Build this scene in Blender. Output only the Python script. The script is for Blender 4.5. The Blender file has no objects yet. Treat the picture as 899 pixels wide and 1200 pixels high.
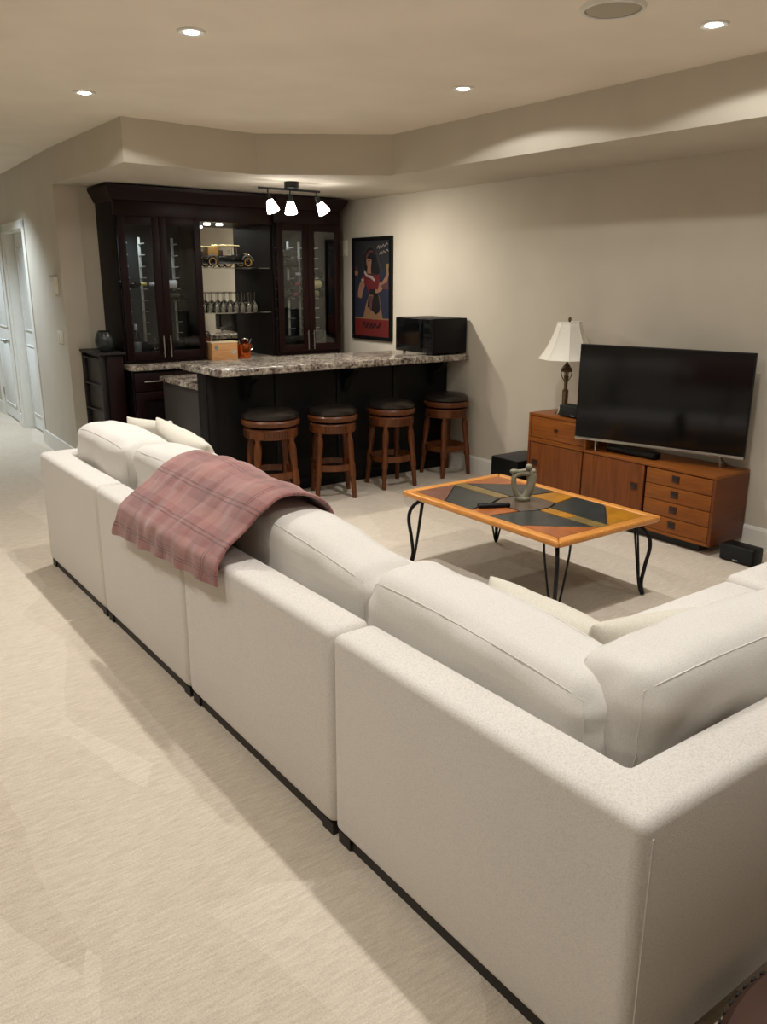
import bpy, bmesh, math, random
from mathutils import Vector, Matrix, noise
random.seed(7)
SC = bpy.context.scene
COL = SC.collection

# ------------------------------------------------------------------ camera
def look(f_px, pitch, yaw, roll, h):
    f = Vector((math.sin(yaw)*math.cos(pitch), math.cos(yaw)*math.cos(pitch), -math.sin(pitch)))
    r = Vector((math.cos(yaw), -math.sin(yaw), 0)); u = r.cross(f)
    r2 = r*math.cos(roll)+u*math.sin(roll); u2 = -r*math.sin(roll)+u*math.cos(roll)
    cd = bpy.data.cameras.new('camera'); co = bpy.data.objects.new('camera', cd); COL.objects.link(co)
    m = Matrix((r2, u2, -f)).transposed().to_4x4(); m.translation = Vector((0, 0, h)); co.matrix_world = m
    cd.sensor_fit = 'VERTICAL'; cd.sensor_height = 36; cd.lens = 36*f_px/1200.0
    cd.clip_start = .05
    SC.camera = co
look(966.24, 0.275818, 0.632077, 0.00315, 1.65)

# ------------------------------------------------------------------ world, exposure
w = bpy.data.worlds.new('world'); SC.world = w; w.use_nodes = True
w.node_tree.nodes['Background'].inputs[0].default_value = (.5, .45, .38, 1)
w.node_tree.nodes['Background'].inputs[1].default_value = 0.02
SC.view_settings.view_transform = 'Standard'; SC.view_settings.look = 'None'
SC.view_settings.gamma = 1; SC.view_settings.use_curve_mapping = False
SC.view_settings.exposure = 0.0
SC.cycles.max_bounces = 8; SC.cycles.diffuse_bounces = 5; SC.cycles.transparent_max_bounces = 16
SC.cycles.sample_clamp_indirect = 6.0

WARM = (1.0, .93, .82); NEUT = (1.0, .985, .955); COOL = (.76, .89, 1.0)
SPOT_W = 90.0
CEIL = 2.67; SOFF = 2.39
# x, y, power factor: the pot lights of the ceiling (those seen and the rows that go on past the frame)
DOWN = [(1.672, 3.69, 1.0), (1.676, 5.19, 1.0), (3.33, 3.81, 1.0), (3.366, 2.29, 1.0),
        (1.67, 2.2, .65), (1.67, .72, .72), (3.36, .80, .5), (0.0, 3.69, .62), (0.0, 5.19, .62), (0.0, 2.2, .62),
        (0.0, .72, .62), (1.67, -.75, .08)]
HALL = [(1.5, 8.9, 2.0), (1.35, 10.7, 2.2)]

# ------------------------------------------------------------------ materials
def lin(c):
    c = c/255.0
    return c/12.92 if c <= .04045 else ((c+.055)/1.055)**2.4
def rgb(r, g, b): return (lin(r), lin(g), lin(b), 1)
class NT:
    def __init__(s, name):
        s.m = bpy.data.materials.new(name); s.m.use_nodes = True
        s.t = s.m.node_tree; s.b = s.t.nodes['Principled BSDF']; s.out = s.t.nodes['Material Output']
        s._co = None
    def n(s, typ, **kw):
        x = s.t.nodes.new(typ)
        for k, v in kw.items():
            if k.startswith('i_'):
                key = k[2:]; key = int(key) if key.isdigit() else key.replace('_', ' ')
                x.inputs[key].default_value = v
            else: setattr(x, k, v)
        return x
    def l(s, a, b): s.t.links.new(a, b)
    def co(s, scale=(1, 1, 1), rot=(0, 0, 0), kind='Object'):
        tc = s.n('ShaderNodeTexCoord'); mp = s.n('ShaderNodeMapping')
        mp.inputs['Scale'].default_value = scale; mp.inputs['Rotation'].default_value = rot
        s.l(tc.outputs[kind], mp.inputs['Vector']); return mp.outputs['Vector']
    def noise(s, vec, scale, detail=3, rough=.55):
        x = s.n('ShaderNodeTexNoise'); x.inputs['Scale'].default_value = scale
        x.inputs['Detail'].default_value = detail; x.inputs['Roughness'].default_value = rough
        s.l(vec, x.inputs['Vector']); return x.outputs['Fac']
    def ramp(s, fac, stops):
        x = s.n('ShaderNodeValToRGB'); e = x.color_ramp.elements
        while len(e) < len(stops): e.new(.5)
        for i, (p, c) in enumerate(stops): e[i].position = p; e[i].color = c
        s.l(fac, x.inputs['Fac']); return x.outputs['Color']
    def math(s, op, a, b=None):
        x = s.n('ShaderNodeMath', operation=op)
        for i, v in enumerate((a, b)):
            if v is None: continue
            if isinstance(v, (int, float)): x.inputs[i].default_value = v
            else: s.l(v, x.inputs[i])
        return x.outputs[0]
    def mix(s, fac, a, b, mode='MIX'):
        x = s.n('ShaderNodeMix', data_type='RGBA', blend_type=mode)
        for sock, v in ((x.inputs['Factor'], fac), (x.inputs[6], a), (x.inputs[7], b)):
            if isinstance(v, (int, float, tuple)): sock.default_value = v
            else: s.l(v, sock)
        return x.outputs[2]
    def bump(s, h, strength, dist):
        x = s.n('ShaderNodeBump'); x.inputs['Strength'].default_value = strength; x.inputs['Distance'].default_value = dist
        s.l(h, x.inputs['Height']); s.l(x.outputs['Normal'], s.b.inputs['Normal'])
    def set(s, col=None, rough=None, metal=None, **kw):
        if col is not None:
            if isinstance(col, tuple): s.b.inputs['Base Color'].default_value = col
            else: s.l(col, s.b.inputs['Base Color'])
        if rough is not None:
            if isinstance(rough, (int, float)): s.b.inputs['Roughness'].default_value = rough
            else: s.l(rough, s.b.inputs['Roughness'])
        if metal is not None: s.b.inputs['Metallic'].default_value = metal
        for k, v in kw.items(): s.b.inputs[k.replace('_', ' ')].default_value = v
        return s.m

def simple(name, c, rough=.5, metal=0, var=.06, scale=12, bump=0, bdist=.002, spec=.5, stretch=(1, 1, 1)):
    t = NT(name); v = t.co(stretch); f = t.noise(v, scale)
    d = tuple(max(0, x*(1-var)) for x in c[:3])+(1,); u = tuple(min(1, x*(1+var)) for x in c[:3])+(1,)
    t.set(t.ramp(f, [(.3, d), (.7, u)]), rough, metal); t.b.inputs['Specular IOR Level'].default_value = spec
    if bump: t.bump(f, bump, bdist)
    return t.m
def paint(name, c, rough=.75):
    t = NT(name); v = t.co(); f = t.noise(v, 260, 2); g = t.noise(v, 2.0, 2)
    d = tuple(x*.97 for x in c[:3])+(1,); u = tuple(min(1, x*1.03) for x in c[:3])+(1,)
    t.set(t.ramp(g, [(.35, d), (.65, u)]), rough); t.b.inputs['Specular IOR Level'].default_value = .25; t.bump(f, .12, .001); return t.m
def wood(name, dark, light, axis, rough=.4, scale=6, coat=.0, stretch=14, spec=.3):
    t = NT(name); sc = [stretch]*3; sc[axis] = 1.0; v = t.co(tuple(sc))
    f = t.noise(v, scale, 5, .6); g = t.noise(v, scale*6, 3, .5)
    c = t.ramp(f, [(.28, dark), (.72, light)]); c = t.mix(t.math('MULTIPLY', g, .35), c, dark)
    t.set(c, rough); t.b.inputs['Coat Weight'].default_value = coat; t.b.inputs['Specular IOR Level'].default_value = spec; t.bump(g, .08, .001); return t.m
def emit(name, c, s):
    t = NT(name); t.set(c, .4); t.b.inputs['Emission Color'].default_value = c; t.b.inputs['Emission Strength'].default_value = s; return t.m
def glass(name, tint=(1, 1, 1, 1), gl=.12):
    t = NT(name); tr = t.n('ShaderNodeBsdfTransparent'); tr.inputs[0].default_value = tint
    g = t.n('ShaderNodeBsdfGlossy'); g.inputs['Roughness'].default_value = .02; g.inputs[0].default_value = (1, 1, 1, 1)
    fr = t.n('ShaderNodeFresnel'); fr.inputs['IOR'].default_value = 1.45; mx = t.n('ShaderNodeMixShader')
    f = t.math('ADD', fr.outputs[0], gl-.04); t.l(f, mx.inputs[0]); t.l(tr.outputs[0], mx.inputs[1]); t.l(g.outputs[0], mx.inputs[2])
    t.l(mx.outputs[0], t.out.inputs['Surface']); t.t.nodes.remove(t.b); return t.m

MAT = {}
MAT['wall'] = paint('wall_paint', rgb(200, 192, 177))
MAT['hallwall'] = MAT['wall']
MAT['ceil'] = paint('ceiling_paint', rgb(236, 227, 211), .85)
MAT['trim'] = simple('white_trim_paint', rgb(226, 224, 216), .45, var=.02)
MAT['door'] = simple('white_door_paint', rgb(226, 227, 222), .45, var=.02)
def carpet():
    t = NT('carpet_pile'); v = t.co()
    vs = t.co((5.0, 34.0, 1.0)); stri = t.noise(vs, 3.2, 4, .7)
    fine = t.noise(v, 190, 2, .6); big = t.noise(v, 1.1, 3, .5)
    vor = t.n('ShaderNodeTexVoronoi'); vor.inputs['Scale'].default_value = 1.7
    wv = t.n('ShaderNodeVectorMath', operation='ADD'); nz = t.n('ShaderNodeTexNoise'); nz.inputs['Scale'].default_value = 2.5
    t.l(v, nz.inputs['Vector']); t.l(t.co((1.5, .55, 1), (0, 0, .35)), wv.inputs[0]); sc = t.n('ShaderNodeVectorMath', operation='SCALE'); sc.inputs['Scale'].default_value = .14
    t.l(nz.outputs['Color'], sc.inputs[0]); t.l(sc.outputs[0], wv.inputs[1]); t.l(wv.outputs[0], vor.inputs['Vector'])
    c = t.ramp(big, [(.3, rgb(198, 184, 168)), (.7, rgb(211, 199, 183))])
    c = t.mix(.30, c, t.ramp(vor.outputs['Color'], [(.2, rgb(150, 135, 115)), (.8, rgb(240, 232, 218))]))
    c = t.mix(.36, c, t.ramp(stri, [(.32, rgb(160, 143, 124)), (.66, rgb(232, 221, 200))]))
    c = t.mix(.22, c, t.ramp(fine, [(.3, rgb(150, 134, 116)), (.7, rgb(236, 226, 208))]))
    t.set(c, .95); t.b.inputs['Specular IOR Level'].default_value = .1; t.b.inputs['Sheen Weight'].default_value = .15
    h = t.math('ADD', fine, t.math('MULTIPLY', stri, .8)); t.bump(h, .5, .006); return t.m
MAT['carpet'] = carpet()
def fabric(name, base, dark, scale=330, bump=.45):
    t = NT(name); v = t.co(); a = t.noise(t.co((1, 1, 3.2)), scale*.55, 2, .6); b = t.noise(v, scale, 2, .5); g = t.noise(v, 5, 3)
    f = t.math('ADD', t.math('MULTIPLY', a, .5), t.math('MULTIPLY', b, .5))
    c = t.ramp(f, [(.34, dark), (.56, base)]); lo = tuple(x*.95 for x in base[:3])+(1,)
    c = t.mix(.3, c, t.ramp(g, [(.35, lo), (.65, base)]))
    t.set(c, .92); t.b.inputs['Specular IOR Level'].default_value = .15; t.b.inputs['Sheen Weight'].default_value = .2
    t.bump(f, bump, .002); return t.m
MAT['sofa'] = fabric('sofa_linen', rgb(220, 215, 208), rgb(188, 182, 174))
MAT['cush'] = fabric('cushion_linen', rgb(220, 216, 209), rgb(198, 193, 185), 380, .35)
MAT['pillow'] = fabric('pillow_linen', rgb(216, 210, 196), rgb(194, 187, 172), 300, .35)
MAT['seam'] = simple('seam_thread', rgb(200, 190, 172), .9)
MAT['black'] = simple('black_wood', rgb(24, 20, 19), .5)
MAT['blackmat'] = simple('black_plastic', rgb(11, 11, 12), .45, spec=.22)
MAT['blackgloss'] = simple('black_gloss_plastic', rgb(8, 8, 9), .2, spec=.3)
MAT['iron'] = simple('wrought_iron', rgb(22, 22, 24), .42, .5, bump=.15)
MAT['cab'] = wood('cabinet_mahogany', rgb(19, 4, 4), rgb(33, 9, 8), 2, .45, 5, .0, spec=.2)
MAT['cabdark'] = wood('cabinet_espresso', rgb(12, 8, 7), rgb(20, 13, 12), 2, .5, 5, .0, spec=.15)
MAT['cabin'] = simple('cabinet_interior', rgb(36, 39, 40), .6)
MAT['barface'] = wood('bar_espresso_panel', rgb(9, 8, 8), rgb(17, 14, 13), 2, .55, 5)
MAT['barend'] = simple('bar_end_grey_panel', rgb(62, 59, 57), .45)
MAT['teak_v'] = wood('teak_upright_grain', rgb(96, 50, 20), rgb(134, 76, 34), 2, .42, 4, .0)
MAT['teak_h'] = wood('teak_long_grain', rgb(112, 60, 20), rgb(156, 92, 36), 1, .40, 4, .0)
MAT['teak_side'] = wood('teak_carcass', rgb(88, 44, 20), rgb(116, 64, 32), 0, .42, 4, .0)
MAT['pull'] = simple('dark_rosewood_pull', rgb(52, 24, 12), .4)
MAT['oak'] = wood('honey_oak_edge', rgb(186, 118, 48), rgb(222, 156, 78), 1, .32, 5, .3)
MAT['stool'] = wood('stool_walnut', rgb(78, 40, 17), rgb(118, 66, 28), 2, .38, 5, .15, 8)
MAT['leather'] = simple('dark_leather', rgb(34, 29, 25), .28, var=.12, scale=40, bump=.15)
MAT['brownleather'] = simple('brown_leather', rgb(84, 58, 46), .6, var=.15, scale=14, bump=.2)
MAT['chrome'] = simple('chrome', rgb(210, 210, 208), .15, 1, var=.02)
MAT['steel'] = simple('brushed_steel', rgb(170, 168, 162), .32, 1, var=.05)
MAT['bronze'] = simple('antique_bronze', rgb(110, 92, 66), .4, .75, var=.25, scale=30, bump=.2)
MAT['copper'] = simple('copper', rgb(214, 112, 60), .22, 1, var=.15, scale=14)
MAT['glass'] = glass('clear_glass', (.96, .97, .97, 1), .05)
MAT['pane'] = glass('door_pane_glass', (.88, .90, .90, 1), .035)
MAT['wineglass'] = glass('wine_glass', (.93, .94, .93, 1), .16)
def mirror():
    t = NT('mirror'); t.set(rgb(225, 228, 225), .02, 1.0); return t.m
MAT['mirror'] = mirror()
MAT['bulb'] = emit('pot_lamp_glow', (1, .93, .82, 1), 26)
MAT['bulbtrack'] = emit('track_lamp_glow', (1, .95, .88, 1), 22)
MAT['puck'] = emit('puck_lamp_glow', (1, .95, .86, 1), 6)
MAT['puckcool'] = emit('cool_puck_glow', (.86, .93, 1, 1), 3)
MAT['shade'] = simple('lamp_shade_cloth', rgb(236, 232, 220), .8, var=.02, scale=60)
MAT['screen'] = simple('tv_screen', rgb(7, 7, 8), .10, var=.02, spec=.32)
MAT['soap'] = simple('green_grey_soapstone', rgb(128, 124, 104), .5, var=.18, scale=22, bump=.1)
MAT['rackpost'] = simple('pale_rack_metal', rgb(188, 184, 172), .4, var=.03)
MAT['plate'] = simple('ivory_plastic', rgb(222, 216, 200), .5, var=.02)
MAT['plastic_grey'] = simple('grey_plastic', rgb(150, 148, 140), .5, var=.03)
MAT['grille'] = simple('speaker_grille', rgb(176, 168, 150), .7, var=.06, scale=300, bump=.3)
def granite():
    t = NT('granite'); v = t.co(); a = t.noise(v, 9, 5, .7); b = t.noise(v, 38, 4, .7)
    vo = t.n('ShaderNodeTexVoronoi'); vo.inputs['Scale'].default_value = 55; t.l(v, vo.inputs['Vector'])
    c = t.ramp(a, [(.34, rgb(40, 28, 24)), (.46, rgb(104, 82, 70)), (.54, rgb(190, 178, 160)), (.70, rgb(222, 214, 198))])
    c = t.mix(t.ramp(b, [(.42, (0, 0, 0, 1)), (.60, (1, 1, 1, 1))]), c, rgb(74, 58, 50))
    c = t.mix(.35, c, t.ramp(vo.outputs['Color'], [(.2, rgb(60, 48, 42)), (.7, rgb(232, 226, 214))]))
    t.set(c, .14); return t.m
MAT['granite'] = granite()
def stone(name, c1, c2, rough=.28, scale=9):
    t = NT(name); v = t.co(); f = t.noise(v, scale, 5, .65); g = t.noise(v, 60, 3)
    c = t.mix(t.math('MULTIPLY', g, .3), t.ramp(f, [(.3, c1), (.7, c2)]), c1); t.set(c, rough); t.bump(f, .15, .002); return t.m
MAT['slate'] = stone('slate_tile', rgb(38, 40, 40), rgb(60, 62, 58))
MAT['st_rust'] = stone('rust_stone_tile', rgb(128, 70, 36), rgb(178, 104, 52))
MAT['st_gold'] = stone('gold_stone_tile', rgb(140, 92, 20), rgb(190, 130, 34))
MAT['st_plum'] = stone('plum_stone_tile', rgb(96, 62, 50), rgb(136, 92, 74))
MAT['st_olive'] = stone('olive_stone_tile', rgb(96, 80, 46), rgb(140, 116, 68))
MAT['st_brown'] = stone('brown_stone_tile', rgb(72, 60, 50), rgb(100, 84, 68))
MAT['grout'] = simple('dark_table_bed', rgb(40, 32, 26), .7)
def plaid():
    t = NT('pink_plaid_plush'); tc = t.n('ShaderNodeTexCoord'); sp = t.n('ShaderNodeSeparateXYZ'); t.l(tc.outputs['UV'], sp.inputs[0])
    def lines(o, per, off, half):
        f = t.math('FRACT', t.math('ADD', t.math('DIVIDE', o, per), off))
        return t.math('LESS_THAN', t.math('ABSOLUTE', t.math('SUBTRACT', f, .5)), half/per)
    v = t.co(kind='UV'); fz = t.noise(v, 240, 2); soft = t.noise(v, 7, 3)
    c = t.ramp(soft, [(.3, rgb(122, 77, 75)), (.7, rgb(152, 100, 95))])
    for o, off, per in ((sp.outputs['X'], .15, .155), (sp.outputs['Y'], .22, .36)):
        c = t.mix(t.math('MULTIPLY', lines(o, per, off+.5, .03), .28), c, rgb(188, 142, 132))
    for o, off, per in ((sp.outputs['X'], .15, .155), (sp.outputs['Y'], .22, .36)):
        d = t.math('MAXIMUM', lines(o, per, off+.004/per, .0028), lines(o, per, off-.012/per, .0028))
        c = t.mix(t.math('MULTIPLY', d, .72), c, rgb(52, 38, 42))
    c = t.mix(.22, c, t.ramp(fz, [(.3, rgb(106, 64, 63)), (.7, rgb(186, 138, 130))]))
    t.set(c, .95); t.b.inputs['Sheen Weight'].default_value = .35; t.bump(fz, .5, .003); return t.m
MAT['plaid'] = plaid()
def flat(name, c): return simple(name, c, .6, var=.08, scale=25)

# ------------------------------------------------------------------ mesh helpers
def add_box(bm, x0, x1, y0, y1, z0, z1, bev=0, seg=2):
    vs = [bm.verts.new((x, y, z)) for x in (x0, x1) for y in (y0, y1) for z in (z0, z1)]
    f = [(0, 1, 3, 2), (4, 6, 7, 5), (0, 4, 5, 1), (2, 3, 7, 6), (0, 2, 6, 4), (1, 5, 7, 3)]
    fs = [bm.faces.new([vs[i] for i in q]) for q in f]
    if bev:
        es = list({e for q in fs for e in q.edges})
        bmesh.ops.bevel(bm, geom=es, offset=bev, segments=seg, affect='EDGES', profile=.5)
    return vs
def add_prism(bm, pts, n_off, bev=0, seg=2):
    # pts: list of Vector (planar polygon), n_off: Vector extrusion
    a = [bm.verts.new(p) for p in pts]; b = [bm.verts.new(Vector(p)+Vector(n_off)) for p in pts]
    n = len(pts); fs = [bm.faces.new(a), bm.faces.new(b[::-1])]
    for i in range(n): fs.append(bm.faces.new((a[i], b[i], b[(i+1) % n], a[(i+1) % n])))
    bmesh.ops.recalc_face_normals(bm, faces=fs)
    if bev:
        es = list({e for q in fs for e in q.edges})
        bmesh.ops.bevel(bm, geom=es, offset=bev, segments=seg, affect='EDGES', profile=.5)
def add_lathe(bm, prof, c=(0, 0, 0), n=24, axis='z', cap=True):
    rings = []
    for r, z in prof:
        ring = []
        for i in range(n):
            a = 2*math.pi*i/n; p = (r*math.cos(a), r*math.sin(a), z)
            if axis == 'x': p = (z, r*math.cos(a), r*math.sin(a))
            if axis == 'y': p = (r*math.sin(a), z, r*math.cos(a))
            ring.append(bm.verts.new((p[0]+c[0], p[1]+c[1], p[2]+c[2])))
        rings.append(ring)
    for a, b in zip(rings, rings[1:]):
        for i in range(n): bm.faces.new((a[i], a[(i+1) % n], b[(i+1) % n], b[i]))
    if cap:
        bm.faces.new(rings[0][::-1]); bm.faces.new(rings[-1])
def add_tube(bm, pts, r, n=8, flatten=None):
    pts = [Vector(p) for p in pts]; rings = []
    up = None
    for i, p in enumerate(pts):
        t = (pts[min(i+1, len(pts)-1)]-pts[max(i-1, 0)]).normalized()
        if up is None: up = Vector((0, 0, 1)) if abs(t.z) < .9 else Vector((1, 0, 0))
        s = t.cross(up).normalized(); up = s.cross(t).normalized()
        rr = r[i] if isinstance(r, (list, tuple)) else r
        rings.append([bm.verts.new(p+(s*math.cos(2*math.pi*k/n)+up*math.sin(2*math.pi*k/n))*rr) for k in range(n)])
    for a, b in zip(rings, rings[1:]):
        for k in range(n): bm.faces.new((a[k], a[(k+1) % n], b[(k+1) % n], b[k]))
    bm.faces.new(rings[0][::-1]); bm.faces.new(rings[-1])
def curve(pts, k=8):
    pts = [Vector(p) for p in pts]; out = []
    for i in range(len(pts)-1):
        p0 = pts[max(i-1, 0)]; p1 = pts[i]; p2 = pts[i+1]; p3 = pts[min(i+2, len(pts)-1)]
        for j in range(k):
            t = j/k
            out.append(.5*((2*p1)+(p2-p0)*t+(2*p0-5*p1+4*p2-p3)*t*t+(3*p1-p0-3*p2+p3)*t**3))
    out.append(pts[-1]); return out
WL = {}
def obj(name, bm, mat, parent=None, label=None, smooth=35):
    if callable(bm): b = bmesh.new(); bm(b); bm = b
    bmesh.ops.recalc_face_normals(bm, faces=bm.faces[:])
    me = bpy.data.meshes.new(name); bm.to_mesh(me); bm.free()
    o = bpy.data.objects.new(name, me); COL.objects.link(o)
    xs = [v.co for v in me.vertices]
    c = Vector([(min(v[i] for v in xs)+max(v[i] for v in xs))/2 for i in range(3)])
    if parent is None: c.z = min(v[2] for v in xs)
    me.transform(Matrix.Translation(-c))
    o.location = c-(WL[parent.name] if parent else Vector((0, 0, 0))); WL[o.name] = c
    if parent: o.parent = parent
    for m in (mat if isinstance(mat, (list, tuple)) else [mat]): me.materials.append(MAT[m] if isinstance(m, str) else m)
    if smooth:
        for p in me.polygons: p.use_smooth = True
        me.set_sharp_from_angle(angle=math.radians(smooth))
    if label: o['label'] = label
    return o
def tag(o, label, cat, group=None):
    o['label'] = label; o['category'] = cat
    if group: o['group'] = group
    return o
def thing(name, label, cat, loc=(0, 0, 0), group=None):
    o = bpy.data.objects.new(name, None); COL.objects.link(o); o.empty_display_size = .1
    o.location = loc; WL[o.name] = Vector(loc); return tag(o, label, cat, group)
def struct(name, bm, mat, parent=None, smooth=0):
    o = obj(name, bm, mat, parent, smooth=smooth)
    if parent is None: o['kind'] = 'structure'
    return o
def dup(o, parent=None):
    c = o.copy(); COL.objects.link(c)
    if parent: c.parent = parent
    for ch in list(o.children): dup(ch, c)
    return c
def boxf(*a, **k): return lambda bm: add_box(bm, *a, **k)
def light(name, typ, loc, power, col, parent=None, size=.04, spot=None, blend=1.0, direction=None):
    d = bpy.data.lights.new(name, typ); d.energy = power; d.color = col
    if typ == 'SPOT': d.spot_size = math.radians(spot); d.spot_blend = blend; d.shadow_soft_size = size
    elif typ == 'POINT': d.shadow_soft_size = size
    o = bpy.data.objects.new(name, d); COL.objects.link(o)
    if direction is not None: o.rotation_euler = Vector(direction).to_track_quat('-Z', 'Y').to_euler()
    o.location = Vector(loc)-(WL[parent.name] if parent else Vector((0, 0, 0)))
    if parent: o.parent = parent
    return o

# ------------------------------------------------------------------ room shell
XR = 4.85; YB = -1.6; XL = -1.3; YF = 12.4
struct('floor', boxf(XL-.1, XR+.1, YB-.1, YF+.1, -.1, 0), 'carpet')
struct('ceiling', boxf(XL-.1, XR+.1, YB-.1, YF+.1, CEIL, CEIL+.1), 'ceil')
struct('wall_right', boxf(XR, XR+.1, YB, 7.6, 0, CEIL), 'wall')
struct('wall_left', boxf(XL-.1, XL, YB, YF, 0, CEIL), 'wall')
struct('wall_rear', boxf(XL, XR, YB-.1, YB, 0, CEIL), 'wall')
struct('wall_far', boxf(XL, XR+.1, YF, YF+.1, 0, CEIL), 'wall')
struct('wall_nook', boxf(2.12, XR, 7.5, 7.6, 0, CEIL), 'wall')
def soffit(bm):
    pl = [(2.09, 5.79), (3.12, 5.86), (3.94, 5.28), (3.95, 2.35), (3.95, YB), (XR, YB), (XR, 7.5), (2.09, 7.5)]
    add_prism(bm, [Vector((x, y, SOFF)) for x, y in pl], (0, 0, CEIL-SOFF))
struct('trim_1', soffit, 'wall')
# the hall wall runs on at a slight angle from the nook corner: s along it, t into it
HA = math.radians(2.6); HC = Vector((2.09, 7.5, 0)); HD = Vector((math.sin(HA), math.cos(HA), 0)); HN = Vector((math.cos(HA), -math.sin(HA), 0))
def hp(s, t, z): return HC+HD*s+HN*t+Vector((0, 0, z))
def hbox(bm, s0, s1, t0, t1, z0, z1, bev=0):
    n0 = len(bm.verts); vs = add_box(bm, s0, s1, t0, t1, z0, z1, bev)
    bm.verts.ensure_lookup_table()
    for v in bm.verts[:] if n0 == 0 else [v for v in bm.verts if v.index == -1 or v.index >= n0]:
        v.co = hp(v.co.x, v.co.y, v.co.z)
def hboxf(*boxes):
    def f(bm):
        for b in boxes:
            t = bmesh.new(); add_box(t, *b[:6], bev=b[6] if len(b) > 6 else 0)
            for v in t.verts: v.co = hp(v.co.x, v.co.y, v.co.z)
            m = bpy.data.meshes.new('tmp'); t.to_mesh(m); t.free(); bm.from_mesh(m); bpy.data.meshes.remove(m)
    return f
D1 = (1.40, 2.40); D2 = (2.70, 3.60); DH = 2.115; WT = .2
struct('wall_hall', hboxf((0, D1[0], 0, WT, 0, CEIL), (D1[0], D1[1], 0, WT, DH, CEIL), (D1[1], D2[0], 0, WT, 0, CEIL),
                          (D2[0], D2[1], 0, WT, DH, CEIL), (D2[1], 5.0, 0, WT, 0, CEIL)), 'hallwall')
def door(n, s0, s1, t, knob_s=None, hinge_s=None):
    d = struct('door_%d' % n, hboxf((s0+.012, s1-.012, t, t+.04, .018, DH-.015, .002)), 'door')
    wd = s1-s0
    for z0, z1 in ((.20, .92), (1.12, DH-.16)):      # two raised panels per leaf, each a frame of moulding and a field
        obj('door_panel', hboxf((s0+.13, s1-.13, t-.006, t+.002, z0, z1, .004)), 'door', d)
        obj('panel_moulding', hboxf((s0+.105, s1-.105, t-.012, t+.001, z0-.025, z0-.005, .003), (s0+.105, s1-.105, t-.012, t+.001, z1+.005, z1+.025, .003),
                                    (s0+.105, s0+.125, t-.012, t+.001, z0-.025, z1+.025, .003), (s1-.125, s1-.105, t-.012, t+.001, z0-.025, z1+.025, .003)), 'door', d)
    if knob_s:
        def kb(bm):
            add_lathe(bm, [(.028, 0), (.028, .006), (.011, .010), (.011, .035), (.022, .042), (.029, .055), (.024, .066), (.008, .070)], n=16)
            R = (-HN).to_track_quat('Z', 'Y').to_matrix().to_4x4(); R.translation = hp(knob_s, t, .95)
            bmesh.ops.transform(bm, matrix=R, verts=bm.verts[:])
        obj('door_knob', kb, 'steel', d)
    if hinge_s:
        for z in (.30, 1.05, 1.85): obj('hinge', hboxf((hinge_s-.014, hinge_s+.014, t-.012, t+.004, z-.05, z+.05, .002)), 'steel', d)
    return d
door(1, D1[0]+.02, D1[1]-.02, .095)
door(2, D2[0]+.02, D2[1]-.02, .012, D2[0]+.10, D2[1]-.03)
for i, (s0, s1, dd) in enumerate(((D1[0], D1[1], WT), (D2[0], D2[1], .19))):
    struct('trim_%d' % (i+2), hboxf((s0-.105, s0+.004, -.011, 0, 0, DH+.07, .003), (s1-.004, s1+.105, -.011, 0, 0, DH+.07, .003), (s0-.105, s1+.105, -.011, 0, DH-.004, DH+.075, .003),
                                    (s0, s0+.02, 0, dd, 0, DH), (s1-.02, s1, 0, dd, 0, DH), (s0, s1, 0, dd, DH-.015, DH)), 'trim')
def bb(bm): add_prism(bm, [Vector((XR, YB, 0)), Vector((XR-.016, YB, 0)), Vector((XR-.016, YB, .13)), Vector((XR-.008, YB, .148)), Vector((XR, YB, .15))], (0, 7.5-YB, 0))
struct('baseboard_right', bb, 'trim')
struct('baseboard_hall', hboxf((-.0, D1[0]-.107, -.016, 0, 0, .15, .003), (D1[1]+.107, D2[0]-.107, -.016, 0, 0, .15, .003), (D2[1]+.107, 4.85, -.016, 0, 0, .15, .003)), 'trim')
struct('baseboard_nook', boxf(2.12, 2.42, 7.484, 7.5, 0, .15, bev=.003), 'trim')
# wall fittings
t = thing('light_switch', 'white double light switch plate low on the hall wall', 'switch', hp(.23, -.001, 1.14))
obj('switch_plate', hboxf((.14, .32, -.007, -.0005, 1.085, 1.195, .003)), 'plate', t)
for s in (.185, .275): obj('rocker', hboxf((s-.018, s+.018, -.011, -.006, 1.108, 1.172, .002)), 'plate', t)
t = thing('thermostat', 'small beige wall device above the light switch on the hall wall', 'thermostat', hp(.2, -.001, 1.58))
def wedge(bm): add_prism(bm, [hp(.13, -.0005, 1.51), hp(.13, -.012, 1.51), hp(.13, -.04, 1.655), hp(.13, -.0005, 1.66)], HD*.13, .003)
obj('device_body', wedge, 'plate', t); obj('device_cap', hboxf((.125, .265, -.045, -.0005, 1.655, 1.668, .002)), 'plastic_grey', t)
t = thing('wall_plate', 'flat ivory control plate high on the wall left of the framed poster', 'wall plate', (XR-.001, 7.31, 1.94))
obj('plate_body', boxf(XR-.012, XR-.0005, 7.245, 7.375, 1.87, 2.02, bev=.004), 'plate', t)
obj('plate_button', boxf(XR-.016, XR-.011, 7.28, 7.34, 1.90, 1.93, bev=.002), 'plate', t)

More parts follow.
